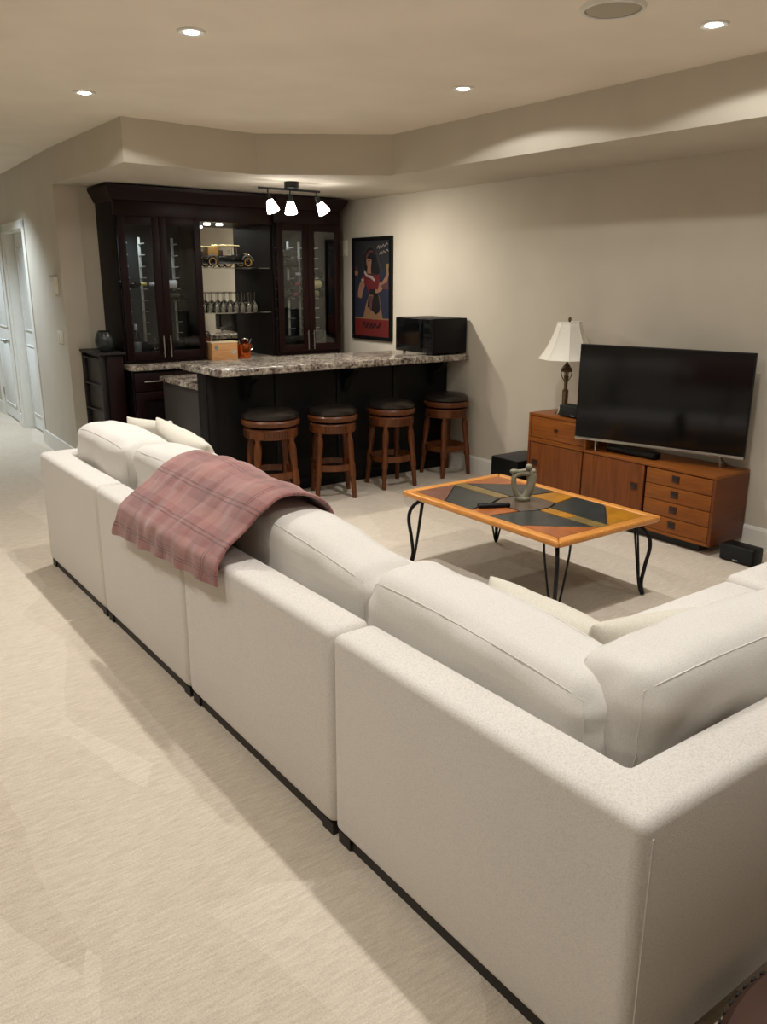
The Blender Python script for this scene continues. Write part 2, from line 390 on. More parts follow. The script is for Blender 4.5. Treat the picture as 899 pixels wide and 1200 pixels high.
# ------------------------------------------------------------------ ceiling fittings and the lamps' light
def downlight(x, y, k, label):
    r = thing('downlight', label, 'ceiling light', (x, y, CEIL), 'recessed ceiling lights')
    obj('trim_ring', lambda bm: add_lathe(bm, [(.036, -.001), (.036, -.006), (.056, -.009), (.062, -.004), (.062, -.0005)], (x, y, CEIL), 28, cap=False), 'trim', r)
    obj('lamp', lambda bm: add_lathe(bm, [(.036, -.001), (.033, -.007), (.018, -.011), (.004, -.012)], (x, y, CEIL), 20), 'bulb', r)
    light('lamp_light', 'SPOT', (x, y, CEIL-.03), SPOT_W*k, NEUT, r, .03, 104, 1.0)
    light('lamp_spill', 'SPOT', (x, y, CEIL-.03), SPOT_W*k*.15, NEUT, r, .02, 157, .10)
dl = ['recessed ceiling light nearest the middle of the ceiling, above the pink throw', 'recessed ceiling light farthest left, toward the hall',
      'recessed ceiling light near the soffit, above the coffee table far end', 'recessed ceiling light at the upper right beside the round ceiling speaker']
for i, (x, y, k) in enumerate(DOWN):
    if i < 4: downlight(x, y, k, dl[i])
    else: downlight(x, y, k, 'recessed ceiling light outside the picture behind or beside the camera')
for x, y, k in HALL:
    r = thing('downlight', 'recessed ceiling light of the hallway outside the picture', 'ceiling light', (x, y, CEIL), 'hallway lights')
    obj('trim_ring', lambda bm: add_lathe(bm, [(.036, -.001), (.036, -.006), (.056, -.009), (.062, -.0005)], (x, y, CEIL), 28, cap=False), 'trim', r)
    light('lamp_light', 'SPOT', (x, y, CEIL-.03), SPOT_W*k, COOL, r, .05, 120, 1.0)
t = thing('ceiling_speaker', 'large round white grille speaker flush in the ceiling', 'speaker', (2.86, 2.40, CEIL))
obj('speaker_rim', lambda bm: add_lathe(bm, [(.108, -.010), (.112, -.014), (.122, -.013), (.128, -.001)], (2.86, 2.40, CEIL), 40, cap=False), 'trim', t)
obj('speaker_grille', lambda bm: add_lathe(bm, [(.109, -.006), (.100, -.011), (.05, -.013), (.005, -.0135)], (2.86, 2.40, CEIL), 40), 'grille', t)

# track light under the soffit
TY = 6.12
t = thing('track_light', 'dark bronze three lamp track light under the soffit above the bar', 'ceiling light', (3.56, TY, SOFF))
obj('canopy', lambda bm: add_lathe(bm, [(.055, -.001), (.058, -.006), (.058, -.046), (.050, -.052)], (3.56, TY, SOFF), 24), 'iron', t)
obj('track_bar', lambda bm: add_tube(bm, [(3.262, TY, SOFF-.060), (3.825, TY, SOFF-.060)], .009, 8), 'iron', t)
for x, dx, dy in ((3.345, .25, -.25), (3.545, .0, -.1), (3.795, .62, -.1)):
    z = SOFF-.06
    s = obj('stem', lambda bm: add_tube(bm, [(x, TY, z), (x, TY, z-.055)], .006, 8), 'iron', t)
    d = Vector((dx, dy, -1)).normalized(); R = d.to_track_quat('Z', 'Y').to_matrix().to_4x4(); R.translation = Vector((x, TY, z-.05))
    def hd(bm):
        add_lathe(bm, [(.014, -.01), (.018, 0), (.020, .022), (.024, .040)], n=16); bmesh.ops.transform(bm, matrix=R, verts=bm.verts[:])
    def sh(bm):
        add_lathe(bm, [(.022, .036), (.034, .065), (.044, .10), (.050, .130), (.040, .136), (.012, .138)], n=20); bmesh.ops.transform(bm, matrix=R, verts=bm.verts[:])
    obj('lamp_holder', hd, 'iron', t); obj('glass_shade', sh, 'bulbtrack', t)
    light('lamp_light', 'SPOT', Vector((x, TY, z-.05))+d*.15, 46 if x > 3.7 else 20, WARM, t, .03, 165, .7, d)

# ------------------------------------------------------------------ framed poster
def poster():
    y0, y1, z0, z1 = 6.475, 7.135, 1.066, 2.036
    t = thing('framed_poster', 'tall black framed poster of a woman in red on the right wall', 'picture', (XR-.001, (y0+y1)/2, z0))
    fw = .034
    def fr(bm):
        for a in ((y0, y1, z0, z0+fw), (y0, y1, z1-fw, z1), (y0, y0+fw, z0+fw, z1-fw), (y1-fw, y1, z0+fw, z1-fw)):
            add_box(bm, XR-.03, XR-.001, *a, bev=.003)
    obj('frame', fr, 'blackmat', t)
    iy0, iy1, iz0, iz1 = y0+fw, y1-fw, z0+fw, z1-fw
    pr = obj('print', boxf(XR-.014, XR-.002, iy0-.002, iy1+.002, iz0-.002, iz1+.002), flat('poster_blue', rgb(30, 34, 52)), t)
    C = dict(tan=rgb(170, 128, 92), red=rgb(132, 34, 40), band=rgb(138, 38, 34), dark=rgb(22, 18, 20), skin=rgb(190, 140, 112), white=rgb(206, 190, 182), grey=rgb(70, 66, 68), plum=rgb(118, 74, 78), gold=rgb(190, 150, 84), top=rgb(52, 52, 60))
    PM = {k: flat('poster_'+k, tuple(q*.42 for q in v[:3])+(1,)) for k, v in C.items()}
    depth = [0]
    def poly(nm, mat, uv):
        depth[0] += 1; x = XR-.014-depth[0]*.00025
        pts = [Vector((x, iy1-(iy1-iy0)*u, iz1-(iz1-iz0)*v)) for u, v in uv]
        b = bmesh.new(); f = b.faces.new([b.verts.new(p) for p in pts]); bmesh.ops.triangulate(b, faces=[f])
        obj(nm, b, PM[mat], pr, smooth=0)
    def blob(u, v, a, b, n=14): return [(u+a*math.cos(2*math.pi*i/n), v+b*math.sin(2*math.pi*i/n)) for i in range(n)]
    poly('background_shade', 'top', [(0, 0), (1, 0), (1, .2), (.75, .33), (.5, .3), (.2, .36), (0, .34)])
    poly('banner', 'band', [(0, .815), (1, .815), (1, 1), (0, 1)])
    poly('banner_edge', 'tan', [(0, .803), (1, .803), (1, .818), (0, .818)])
    poly('skirt', 'tan', [(.42, .56), (.70, .56), (.74, .66), (.80, .803), (.25, .803), (.33, .66)])
    poly('skirt_panel', 'plum', [(.42, .57), (.52, .57), (.50, .74), (.40, .70)])
    poly('mantilla_edge', 'grey', [(.26, .30), (.24, .14), (.36, .055), (.52, .05), (.64, .12), (.72, .22), (.78, .30), (.74, .38), (.60, .36), (.40, .33)])
    poly('mantilla', 'dark', [(.28, .29), (.27, .15), (.38, .075), (.51, .07), (.60, .13), (.68, .23), (.73, .30), (.70, .36), (.55, .34), (.36, .30)])
    poly('comb', 'plum', [(.33, .26), (.33, .15), (.42, .10), (.52, .10), (.56, .14), (.48, .13), (.40, .16), (.37, .25)])
    poly('hair', 'dark', blob(.48, .20, .10, .085)); poly('neck', 'skin', [(.38, .24), (.47, .24), (.48, .34), (.36, .34)])
    poly('face', 'skin', blob(.42, .215, .072, .062)); poly('brow_hair', 'dark', [(.36, .18), (.40, .15), (.50, .15), (.52, .24), (.48, .19)])
    poly('arm', 'skin', [(.15, .44), (.26, .40), (.30, .46), (.20, .60), (.10, .59), (.09, .54)])
    poly('arm', 'skin', [(.66, .40), (.76, .44), (.90, .36), (.95, .30), (.98, .34), (.92, .44), (.76, .52), (.66, .54)])
    poly('bodice', 'red', [(.22, .36), (.36, .33), (.56, .36), (.70, .34), (.72, .42), (.66, .52), (.60, .56), (.44, .56), (.34, .46), (.24, .42)])
    poly('collar', 'white', [(.30, .30), (.38, .35), (.50, .36), (.60, .40), (.57, .42), (.46, .385), (.34, .37), (.28, .33)])
    poly('sleeve', 'plum', [(.76, .46), (.95, .42), (.98, .50), (.80, .50)])
    poly('goblet', 'gold', [(.90, .24), (.98, .24), (.96, .31), (.95, .36), (.92, .36), (.92, .31)])
    poly('hand', 'skin', blob(.62, .525, .075, .024)); poly('fan', 'dark', [(.56, .54), (.68, .54), (.74, .68), (.72, .73), (.62, .765), (.50, .72), (.52, .62)])
    poly('ribbon', 'dark', [(.40, .60), (.44, .58), (.42, .70), (.38, .69)])
    poly('hand', 'skin', blob(.06, .33, .05, .035)); poly('goblet', 'plum', [(.03, .26), (.10, .27), (.09, .31), (.05, .31)])
    poly('eye', 'dark', [(.385, .205), (.405, .200), (.41, .208), (.39, .211)]); poly('eye', 'dark', [(.435, .205), (.455, .200), (.46, .208), (.44, .211)])
    poly('lips', 'red', [(.405, .246), (.425, .242), (.445, .246), (.425, .253)]); poly('earring', 'gold', blob(.485, .255, .012, .010, 8))
    poly('bodice_shade', 'dark', [(.44, .50), (.60, .50), (.62, .555), (.45, .56)]); poly('blouse_frill', 'white', [(.20, .40), (.27, .38), (.29, .41), (.22, .435)])
    # hand-drawn script: brush strokes too blurred to read in the photograph
    def stroke(mat, pts, wd):
        pts = [Vector((p[0], p[1], 0)) for p in curve([(u, v, 0) for u, v in pts], 5)]
        for k in range(len(pts)-1):
            d = (pts[k+1]-pts[k]).normalized(); n = Vector((-d.y*.62, d.x*.62, 0))*wd
            a, b, c, e = pts[k]+n, pts[k+1]+n, pts[k+1]-n, pts[k]-n
            quads.append((mat, [(q.x, q.y) for q in (a, b, c, e)]))
    quads = []
    stroke('white', [(.66, .085), (.70, .055), (.72, .085), (.76, .05), (.79, .075), (.83, .045), (.86, .065), (.92, .035), (.95, .05)], .010)
    stroke('white', [(.72, .145), (.77, .115), (.80, .14), (.84, .108), (.88, .13), (.92, .098), (.97, .115)], .010)
    stroke('dark', [(.24, .90), (.30, .85), (.34, .91), (.40, .855), (.44, .915), (.50, .86), (.54, .91), (.60, .855), (.66, .905), (.76, .85)], .014)
    for mt in ('white', 'dark'):
        b = bmesh.new(); depth[0] += 1; x = XR-.014-depth[0]*.00025
        for m_, q in quads:
            if m_ == mt: b.faces.new([b.verts.new((x, iy1-(iy1-iy0)*u, iz1-(iz1-iz0)*v)) for u, v in q])
        obj('brush_script', b, PM[mt], pr, smooth=0)
poster()

# ------------------------------------------------------------------ bar cabinets
CY = 7.05
def shaker(bm, x0, x1, y, z0, z1, fw=.062, t=.022):
    add_box(bm, x0, x0+fw, y, y+t, z0, z1, bev=.002); add_box(bm, x1-fw, x1, y, y+t, z0, z1, bev=.002)
    add_box(bm, x0+fw, x1-fw, y, y+t, z1-fw-.004, z1, bev=.002); add_box(bm, x0+fw, x1-fw, y, y+t, z0, z0+fw+.01, bev=.002)
def handle(nm, x, y, z0, z1, parent):
    def f(bm):
        add_tube(bm, [(x, y-.028, z0), (x, y-.028, z1)], .006, 8)
        for z in (z0+.03, z1-.03): add_tube(bm, [(x, y, z), (x, y-.028, z)], .004, 6)
    return obj(nm, f, 'steel', parent)
def tower(x0, x1, label, side):
    t = thing('display_cabinet', label, 'cabinet', (x0, CY, .935))
    zb, zt = .935, 2.27; yb = 7.495
    for nm, a in (('side_panel', (x0, x0+.02, CY+.02, yb, zb, zt)), ('side_panel', (x1-.02, x1, CY+.02, yb, zb, zt))):
        obj(nm, boxf(*a, bev=.001), 'cabdark', t)
    obj('back_panel', boxf(x0+.02, x1-.02, yb-.012, yb, zb, zt), 'cabin', t)
    obj('bottom_panel', boxf(x0+.02, x1-.02, CY+.02, yb-.012, zb, zb+.022), 'cab', t)
    obj('top_panel', boxf(x0+.02, x1-.02, CY+.02, yb-.012, 2.135, 2.155), 'cab', t)
    obj('frieze', boxf(x0, x1, CY, CY+.02, 2.145, zt, bev=.001), 'cab', t)
    def crown(bm):
        xa, xb = x0, x1
        prof = [(0, 2.255), (.012, 2.265), (.018, 2.285), (.042, 2.325), (.055, 2.350), (.058, 2.375), (.0, 2.375)]
        la = [[(xa-o if side == 'l' else xa, CY-o, z) for o, z in prof], [(xb+o if side == 'r' else xb, CY-o, z) for o, z in prof]]
        if side == 'l': la.insert(0, [(xa-o, yb, z) for o, z in prof])
        else: la.append([(xb+o, yb, z) for o, z in prof])
        R = [[bm.verts.new(p) for p in q] for q in la]
        for a, b in zip(R, R[1:]):
            for i in range(len(prof)): bm.faces.new((a[i], a[(i+1) % len(prof)], b[(i+1) % len(prof)], b[i]))
        bm.faces.new(R[0]); bm.faces.new(R[-1][::-1])
    obj('crown_moulding', crown, 'cab', t, smooth=20)
    xm = (x0+x1)/2
    for k, (a, b) in enumerate(((x0+.025, xm-.0015), (xm+.0015, x1-.002))):
        d = obj('door', lambda bm: shaker(bm, a, b, CY-.002, .965, 2.143), 'cab', t)
        obj('glass_pane', boxf(a+.055, b-.055, CY+.006, CY+.011, 1.02, 2.085), 'pane', d)
        hx = b-.030 if k == 0 else a+.030
        handle('handle', hx, CY-.002, .985, 1.165, d)
    # bottle racks: steel posts with peg pairs
    yr = 7.33
    for cx in (x0+.225, x1-.225):
        for px in (cx-.075, cx+.075):
            p = obj('rack_post', boxf(px-.011, px+.011, yr, yr+.012, 1.10, 1.99, bev=.001), 'rackpost', t)
            def pegs(bm):
                for j in range(9):
                    z = 1.17+.095*j
                    for q in (-.03, .03): add_tube(bm, [(px+q*.2, yr, z), (px+q*.2, yr-.10, z+.006)], .004, 6)
            obj('peg', pegs, 'rackpost', p)
    for cx in (x0+.17, x1-.17):
        obj('puck_lamp', lambda bm: add_lathe(bm, [(.034, 2.120), (.034, 2.132), (.030, 2.1345)], (cx, 7.23, 0), 20), 'puckcool', t)
    light('lamp_light', 'SPOT', (x0+.17, 7.17, 2.11), 9 if side == 'l' else 5, COOL, t, .015, 150, .6)
    return t
TL = (2.425, 3.178); TR = (3.905, 4.63)
tower(*TL, 'tall dark wood glass door display cabinet left of the glass shelves', 'l')
tower(*TR, 'tall dark wood glass door display cabinet right of the glass shelves', 'r')
# centre niche with mirror back and glass shelves
t = thing('mirrored_bar_niche', 'mirror backed open bar shelving between the two display cabinets', 'shelving', (3.54, 7.08, .935))
x0, x1 = TL[1], TR[0]
obj('mirror_back', boxf(x0, x1, 7.478, 7.494, .935, 2.14), 'mirror', t)
obj('side_panel', boxf(x0, x0+.018, 7.10, 7.478, .935, 2.14), 'cabdark', t); obj('side_panel', boxf(x1-.018, x1, 7.10, 7.478, .935, 2.14), 'cabdark', t)
obj('top_panel', boxf(x0+.018, x1-.018, 7.10, 7.478, 2.125, 2.14), 'cab', t)
obj('frieze', boxf(x0, x1, 7.08, 7.10, 2.125, 2.27, bev=.001), 'cab', t)
obj('crown_moulding', lambda bm: add_prism(bm, [Vector((x0, 7.08-o, z)) for o, z in ((0, 2.255), (.012, 2.265), (.018, 2.285), (.042, 2.325), (.055, 2.350), (.058, 2.375), (-.02, 2.375), (-.02, 2.255))], (x1-x0, 0, 0)), 'cab', t, smooth=20)
for z in (1.745, 1.345): obj('glass_shelf', boxf(x0+.020, x1-.020, 7.12, 7.47, z-.008, z, bev=.001), 'glass', t)
for cx in (3.34, 3.46):
    obj('puck_lamp', lambda bm: add_lathe(bm, [(.030, 2.108), (.030, 2.122), (.028, 2.1245)], (cx, 7.26, 0), 20), 'puck', t)
light('lamp_light', 'SPOT', (3.40, 7.26, 2.10), 9.0, NEUT, t, .015, 150, .6)
light('lamp_light', 'SPOT', (3.68, 7.26, 2.10), 2.0, NEUT, t, .015, 150, .6)

# base units and counter behind the bar
def base_unit(x0, x1, label, drawers):
    t = thing('base_cabinet', label, 'cabinet', (x0, 6.88, 0))
    obj('body', boxf(x0, x1, 6.91, 7.49, .09, .888, bev=.001), 'cabdark', t); obj('toe_kick', boxf(x0, x1, 6.96, 7.49, 0, .09), 'black', t)
    xm = (x0+x1)/2
    for k, (a, b) in enumerate(((x0+.01, xm-.002), (xm+.002, x1-.01))):
        d = obj('drawer', lambda bm: (add_box(bm, a, b, 6.888, 6.909, .72, .872, bev=.002)), 'cab', t)
        def hb(bm):
            cx = (a+b)/2; add_tube(bm, [(cx-.10, 6.86, .80), (cx+.10, 6.86, .80)], .006, 8)
            for q in (-.07, .07): add_tube(bm, [(cx+q, 6.888, .80), (cx+q, 6.86, .80)], .004, 6)
        obj('handle', hb, 'steel', d)
        d = obj('door', lambda bm: shaker(bm, a, b, 6.888, .10, .71, .07, .021), 'cab', t)
        obj('door_panel', boxf(a+.066, b-.066, 6.897, 6.908, .17, .64), 'cabdark', d)
        handle('handle', b-.03 if k == 0 else a+.03, 6.888, .50, .66, d)
base_unit(2.425, 3.16, 'dark red base cabinet under the left display cabinet, behind the sofa', True)
base_unit(3.164, 3.90, 'dark red base cabinet under the mirrored shelving, behind the bar', True)
base_unit(3.904, 4.63, 'dark red base cabinet under the right display cabinet, behind the bar', True)
tag(obj('back_counter', lambda bm: add_prism(bm, [Vector((x, y, .892)) for x, y in [(2.41, 7.495), (2.41, 6.93), (2.42, 6.895), (2.45, 6.872), (2.50, 6.865), (4.64, 6.865), (4.64, 7.495)]], (0, 0, .041), .006), 'granite'),
    'granite back counter under the display cabinets', 'countertop')
# narrow wine rack cabinet beside them
t = thing('wine_rack_cabinet', 'narrow dark cabinet with open side cells left of the base cabinets', 'cabinet', (2.20, 7.0, 0))
obj('body', boxf(2.235, 2.385, 6.98, 7.49, 0, 1.03, bev=.002), 'cabdark', t)
obj('front_panel', boxf(2.24, 2.38, 6.968, 6.979, .05, 1.02, bev=.002), 'cab', t)
obj('top_board', boxf(2.175, 2.40, 6.94, 7.49, 1.03, 1.05, bev=.003), 'black', t)
for yy in (6.99, 7.46): obj('side_stile', boxf(2.19, 2.234, yy, yy+.022, 0, 1.03, bev=.001), 'black', t)
for j in range(5): obj('side_shelf', boxf(2.192, 2.234, 7.013, 7.459, .10+j*.22, .116+j*.22), 'black', t)
obj('side_back', boxf(2.228, 2.234, 7.013, 7.459, 0, 1.03), 'plastic_grey' if False else 'barend', t)
t = thing('dark_vase', 'small dark ceramic vase on the narrow cabinet by the corner', 'vase', (2.285, 7.12, 1.051))
obj('vase_body', lambda bm: add_lathe(bm, [(.045, 0), (.065, .02), (.078, .06), (.076, .10), (.062, .145), (.050, .165), (.044, .165), (.055, .14), (.06, .10)], (2.285, 7.12, 1.051), 24), simple('dark_glaze', rgb(46, 52, 52), .25, var=.3, scale=18), t)
obj('vase_rim', lambda bm: add_lathe(bm, [(.050, .160), (.052, .166), (.047, .170), (.043, .164)], (2.285, 7.12, 1.051), 24), 'blackgloss', t)

# bottles lying in the racks
def bottle(name, label, x, y, z, dirx, cap, body=(22, 26, 22), group=None, lab=None, upright=False):
    t = thing(name, label, 'bottle', (x, y, z), group)
    prof = [(.004, 0), (.034, .002), (.037, .012), (.037, .185), (.032, .205), (.016, .235), (.0135, .25)]
    cp = [(.0145, .25), (.0148, .255), (.0142, .300), (.012, .303)]
    def mk(prof):
        def f(bm):
            if upright: add_lathe(bm, prof, (x, y, z), 16)
            else: add_lathe(bm, [(r, dirx*(q-.15)) for r, q in prof], (x, y, z), 16, axis='x')
        return f
    obj('bottle_body', mk(prof), simple('bottle_glass', rgb(*body), .12, spec=.6), t); obj('capsule', mk(cp), simple('bottle_capsule', rgb(*cap), .35), t)
    if lab: obj('paper_label', mk([(.0374, .06), (.0378, .062), (.0378, .15), (.0374, .152)]), simple('bottle_paper', rgb(*lab), .7), t)
    return t
RL = (TL[0]+.225, TL[1]-.225); RR = (TR[0]+.225, TR[1]-.225)
def rz(j): return 1.17+.095*j+.046
bottle('wine_bottle', 'wine bottle with yellow capsule in the left rack of the left cabinet', RL[0]-.06, 7.27, rz(4), 1, (222, 200, 120))
bottle('wine_bottle', 'wine bottle with white label end, highest in the right rack of the left cabinet', RL[1]-.03, 7.27, rz(4), -1, (226, 226, 224), lab=(232, 232, 232))
bottle('wine_bottle', 'wine bottle with pink capsule under the white labelled bottle in the left cabinet', RL[1]+.02, 7.27, rz(3), -1, (220, 120, 125))
bottle('wine_bottle', 'wine bottle with pink capsule, topmost in the right cabinet rack', RR[0]-.02, 7.27, rz(7), -1, (226, 150, 150))
bottle('wine_bottle', 'wine bottle with pink capsule, second from the top in the right cabinet rack', RR[0]-.01, 7.27, rz(6), -1, (206, 110, 115))
bottle('wine_bottle', 'wine bottle with red capsule in the middle of the right cabinet rack', RR[0]+.01, 7.27, rz(4), 1, (170, 80, 90))
bottle('wine_bottle', 'wine bottle with dull red capsule, lowest in the right cabinet left rack', RR[0]+.0, 7.27, rz(3), 1, (150, 70, 76))
bottle('wine_bottle', 'wine bottle with cream paper label in the right cabinet right rack', RR[1]+.03, 7.27, rz(4), -1, (40, 34, 30), lab=(206, 190, 140))
bottle('wine_bottle', 'wine bottle with white cap above the cream label in the right cabinet', RR[1]-.0, 7.27, rz(5), -1, (230, 230, 228))
bottle('wine_bottle', 'wine bottle with olive label, lowest in the right cabinet right rack', RR[1]-.0, 7.27, rz(3), -1, (50, 46, 34), lab=(120, 112, 80))
bottle('liquor_bottle', 'pale labelled bottle standing in the bottom of the left cabinet', 2.60, 7.22, .958, 1, (200, 200, 196), (36, 38, 38), lab=(150, 156, 158), upright=True)
t = thing('cut_glass_decanter', 'clear glass square decanter standing in the bottom of the left cabinet', 'decanter', (2.78, 7.25, .958))
obj('decanter_body', lambda bm: add_lathe(bm, [(.05, .001), (.055, .01), (.05, .07), (.02, .10), (.018, .13), (.024, .14)], (2.78, 7.25, .958), 12), 'wineglass', t)
obj('stopper', lambda bm: add_lathe(bm, [(.012, .141), (.022, .16), (.018, .185), (.004, .19)], (2.78, 7.25, .958), 12), 'wineglass', t)
t = thing('picture_frame', 'silver photo frame leaning in the bottom of the right cabinet', 'picture frame', (4.42, 7.16, .958))
def pf(bm):
    for a in ((4.335, 4.52, .960, .978), (4.335, 4.52, 1.142, 1.16), (4.335, 4.353, .978, 1.142), (4.502, 4.52, .978, 1.142)):
        add_box(bm, a[0], a[1], 7.155, 7.170, a[2], a[3], bev=.002)
obj('frame', pf, 'steel', t); obj('photograph', boxf(4.352, 4.503, 7.163, 7.169, .977, 1.143), simple('photo_print', rgb(140, 136, 124), .4, var=.5, scale=22), t)

# ------------------------------------------------------------------ objects in the niche
def wineglass():
    t = thing('wine_glass', 'upturned stemmed wine glass standing in the row on the lower glass shelf', 'wine glass', (0, 0, 0), 'wine glasses on the glass shelf')
    obj('bowl', lambda bm: add_lathe(bm, [(.029, 0), (.033, .03), (.034, .055), (.026, .080), (.008, .096), (.004, .100), (.007, .094), (.024, .078), (.0325, .055), (.0315, .03), (.0275, 0)], n=14, cap=False), 'wineglass', t)
    obj('stem', lambda bm: add_lathe(bm, [(.004, .098), (.0035, .14), (.004, .170)], n=8), 'wineglass', t)
    obj('foot', lambda bm: add_lathe(bm, [(.005, .168), (.030, .174), (.031, .176), (.004, .1765)], n=14), 'wineglass', t)
    return t
g0 = wineglass(); first = True
for j in range(9):
    for row in range(2):
        nth = ['first', 'second', 'third', 'fourth', 'fifth', 'sixth', 'seventh', 'eighth', 'ninth'][j]
        o = g0 if first else dup(g0); first = False
        o['label'] = '%s upturned wine glass from the left in the %s row on the lower glass shelf' % (nth, ('front', 'back')[row])
        o.location = (3.235+j*.066+(.02 if row else 0), 7.21+row*.12, 1.3455)
# vintage model car on the upper glass shelf
def car():
    z = 1.7455; y = 7.27
    t = thing('model_car', 'vintage black and yellow open model car on the upper glass shelf', 'model car', (3.5, y, z))
    yel = simple('model_yellow', rgb(212, 168, 84), .3); dk = simple('model_black', rgb(26, 25, 26), .2); cr = simple('model_cream', rgb(238, 224, 168), .5)
    xs = (3.345, 3.70)
    for x in xs:
        for yy in (y-.075, y+.075):
            def wf(bm):
                add_lathe(bm, [(.036, -.008), (.046, -.009), (.048, 0), (.046, .009), (.036, .008)], (x, yy, z+.048), 24, axis='y', cap=False)
                bmesh.ops.recalc_face_normals(bm, faces=bm.faces[:])
            wobj = obj('wheel', wf, dk, t)
            obj('rim', lambda bm: add_lathe(bm, [(.031, -.0085), (.0365, -.0095), (.0365, .0095), (.031, .0085)], (x, yy, z+.048), 24, axis='y', cap=False), yel, wobj)
            def sp(bm):
                for k in range(8):
                    a = k*math.pi/4; add_tube(bm, [(x, yy, z+.048), (x+.032*math.cos(a), yy, z+.048+.032*math.sin(a))], .0018, 5)
                add_lathe(bm, [(.008, -.010), (.008, .010)], (x, yy, z+.048), 10, axis='y')
            obj('spokes', sp, dk, wobj)
    obj('chassis', boxf(3.30, 3.76, y-.045, y+.045, z+.040, z+.058, bev=.004), dk, t)
    def fend(bm):
        for yy in (y-.075, y+.075):
            for x in xs:
                add_tube(bm, [(x+.058*math.cos(a), yy, z+.048+.058*math.sin(a)) for a in [math.radians(q) for q in range(10, 175, 15)]], .007, 6)
            add_box(bm, 3.40, 3.645, yy-.018, yy+.018, z+.034, z+.042, bev=.002)
    obj('fenders', fend, simple('model_grey', rgb(110, 112, 112), .3), t)
    obj('bonnet', boxf(3.585, 3.71, y-.04, y+.04, z+.058, z+.118, bev=.012, seg=3), dk, t)
    obj('radiator', boxf(3.711, 3.722, y-.038, y+.038, z+.052, z+.122, bev=.003), yel, t)
    obj('body_tub', boxf(3.42, 3.584, y-.05, y+.05, z+.058, z+.105, bev=.008), dk, t)
    obj('rear_box', boxf(3.315, 3.415, y-.055, y+.055, z+.10, z+.175, bev=.006), yel, t)
    obj('seat', boxf(3.425, 3.47, y-.042, y+.042, z+.105, z+.150, bev=.008), 'brownleather', t)
    obj('roof', boxf(3.40, 3.63, y-.06, y+.06, z+.182, z+.196, bev=.006), cr, t)
    def posts(bm):
        for x in (3.425, 3.60):
            for yy in (y-.052, y+.052): add_tube(bm, [(x, yy, z+.10), (x, yy, z+.184)], .003, 6)
    obj('roof_posts', posts, 'chrome', t)
    obj('steering_wheel', lambda bm: add_tube(bm, [(3.535+.004*math.sin(a), y-.02+.02*math.cos(a), z+.135+.018*math.sin(a)) for a in [k*math.pi/6 for k in range(13)]], .002, 5), dk, t)
    for yy in (y-.03, y+.03): obj('headlamp', lambda bm: add_lathe(bm, [(.006, .725), (.014, .735), (.015, .745), (.004, .747)], (3.0, yy, z+.105), 14, axis='x'), 'chrome', t)
car()
# wooden crate, copper bucket, tongs, tap on the back counter
zc = .9335
t = thing('wooden_box', 'pale wooden bottle crate with dark stickers on the back counter', 'box', (3.33, 7.05, zc))
bx = (3.20, 3.455, 6.99, 7.11)
pine = wood('pine_crate', rgb(176, 124, 78), rgb(214, 166, 114), 0, .6, 6)
for a in ((bx[0], bx[1], bx[2], bx[2]+.01, zc, zc+.150), (bx[0], bx[1], bx[3]-.01, bx[3], zc, zc+.150), (bx[0], bx[0]+.01, bx[2]+.01, bx[3]-.01, zc, zc+.150), (bx[1]-.01, bx[1], bx[2]+.01, bx[3]-.01, zc, zc+.150)):
    obj('board', boxf(*a, bev=.001), pine, t)
obj('board', boxf(bx[0]+.01, bx[1]-.01, bx[2]+.01, bx[3]-.01, zc, zc+.01), pine, t)
obj('lid', boxf(bx[0]-.004, bx[1]+.004, bx[2]-.004, bx[3]+.004, zc+.1505, zc+.162, bev=.002), simple('pale_lid', rgb(226, 206, 168), .6), t)
obj('sticker', lambda bm: add_lathe(bm, [(.019, -.001), (.019, .0)], (3.245, bx[2]-.0002, zc+.11), 20, axis='y'), simple('dull_green_sticker', rgb(110, 128, 110), .5, var=.4, scale=60), t)
obj('sticker', boxf(3.39, 3.44, bx[2]-.0012, bx[2]-.0001, zc+.05, zc+.085), simple('grey_sticker', rgb(168, 160, 140), .5, var=.3, scale=80), t)
t = thing('copper_ice_bucket', 'copper ice bucket beside the wooden crate on the back counter', 'bucket', (3.545, 7.04, zc))
obj('bucket', lambda bm: add_lathe(bm, [(.052, 0), (.056, .004), (.066, .06), (.074, .125), (.077, .128), (.074, .131), (.064, .06), (.05, .008)], (3.545, 7.04, zc), 28), 'copper', t)
for s in (-1, 1): obj('ring_handle', lambda bm: add_tube(bm, [(3.545+s*(.076+.014*math.sin(a)), 7.04, zc+.095+.018*math.cos(a)) for a in [k*math.pi/8 for k in range(9)]], .003, 6), 'chrome', t)
t = thing('ice_tongs', 'steel bar tools heaped in the copper ice bucket', 'bar tools', (3.545, 7.04, zc+.05))
def tongs(bm):
    for a, b in (((3.53, 7.03, zc+.03), (3.50, 7.05, zc+.165)), ((3.55, 7.05, zc+.03), (3.61, 7.02, zc+.175)), ((3.56, 7.02, zc+.03), (3.57, 7.06, zc+.16))): add_tube(bm, [a, b], .006, 6)
obj('rods', tongs, 'chrome', t); obj('scoop', lambda bm: add_lathe(bm, [(.012, 0), (.03, .02), (.033, .045), (.026, .045), (.01, .012)], (3.56, 7.04, zc+.135), 14), 'chrome', t)
t = thing('chrome_tap', 'chrome curved bar tap behind the wooden crate', 'tap', (3.36, 7.36, zc))
obj('tap_base', lambda bm: add_lathe(bm, [(.026, 0), (.026, .008), (.016, .02), (.014, .06)], (3.36, 7.36, zc), 18), 'chrome', t)
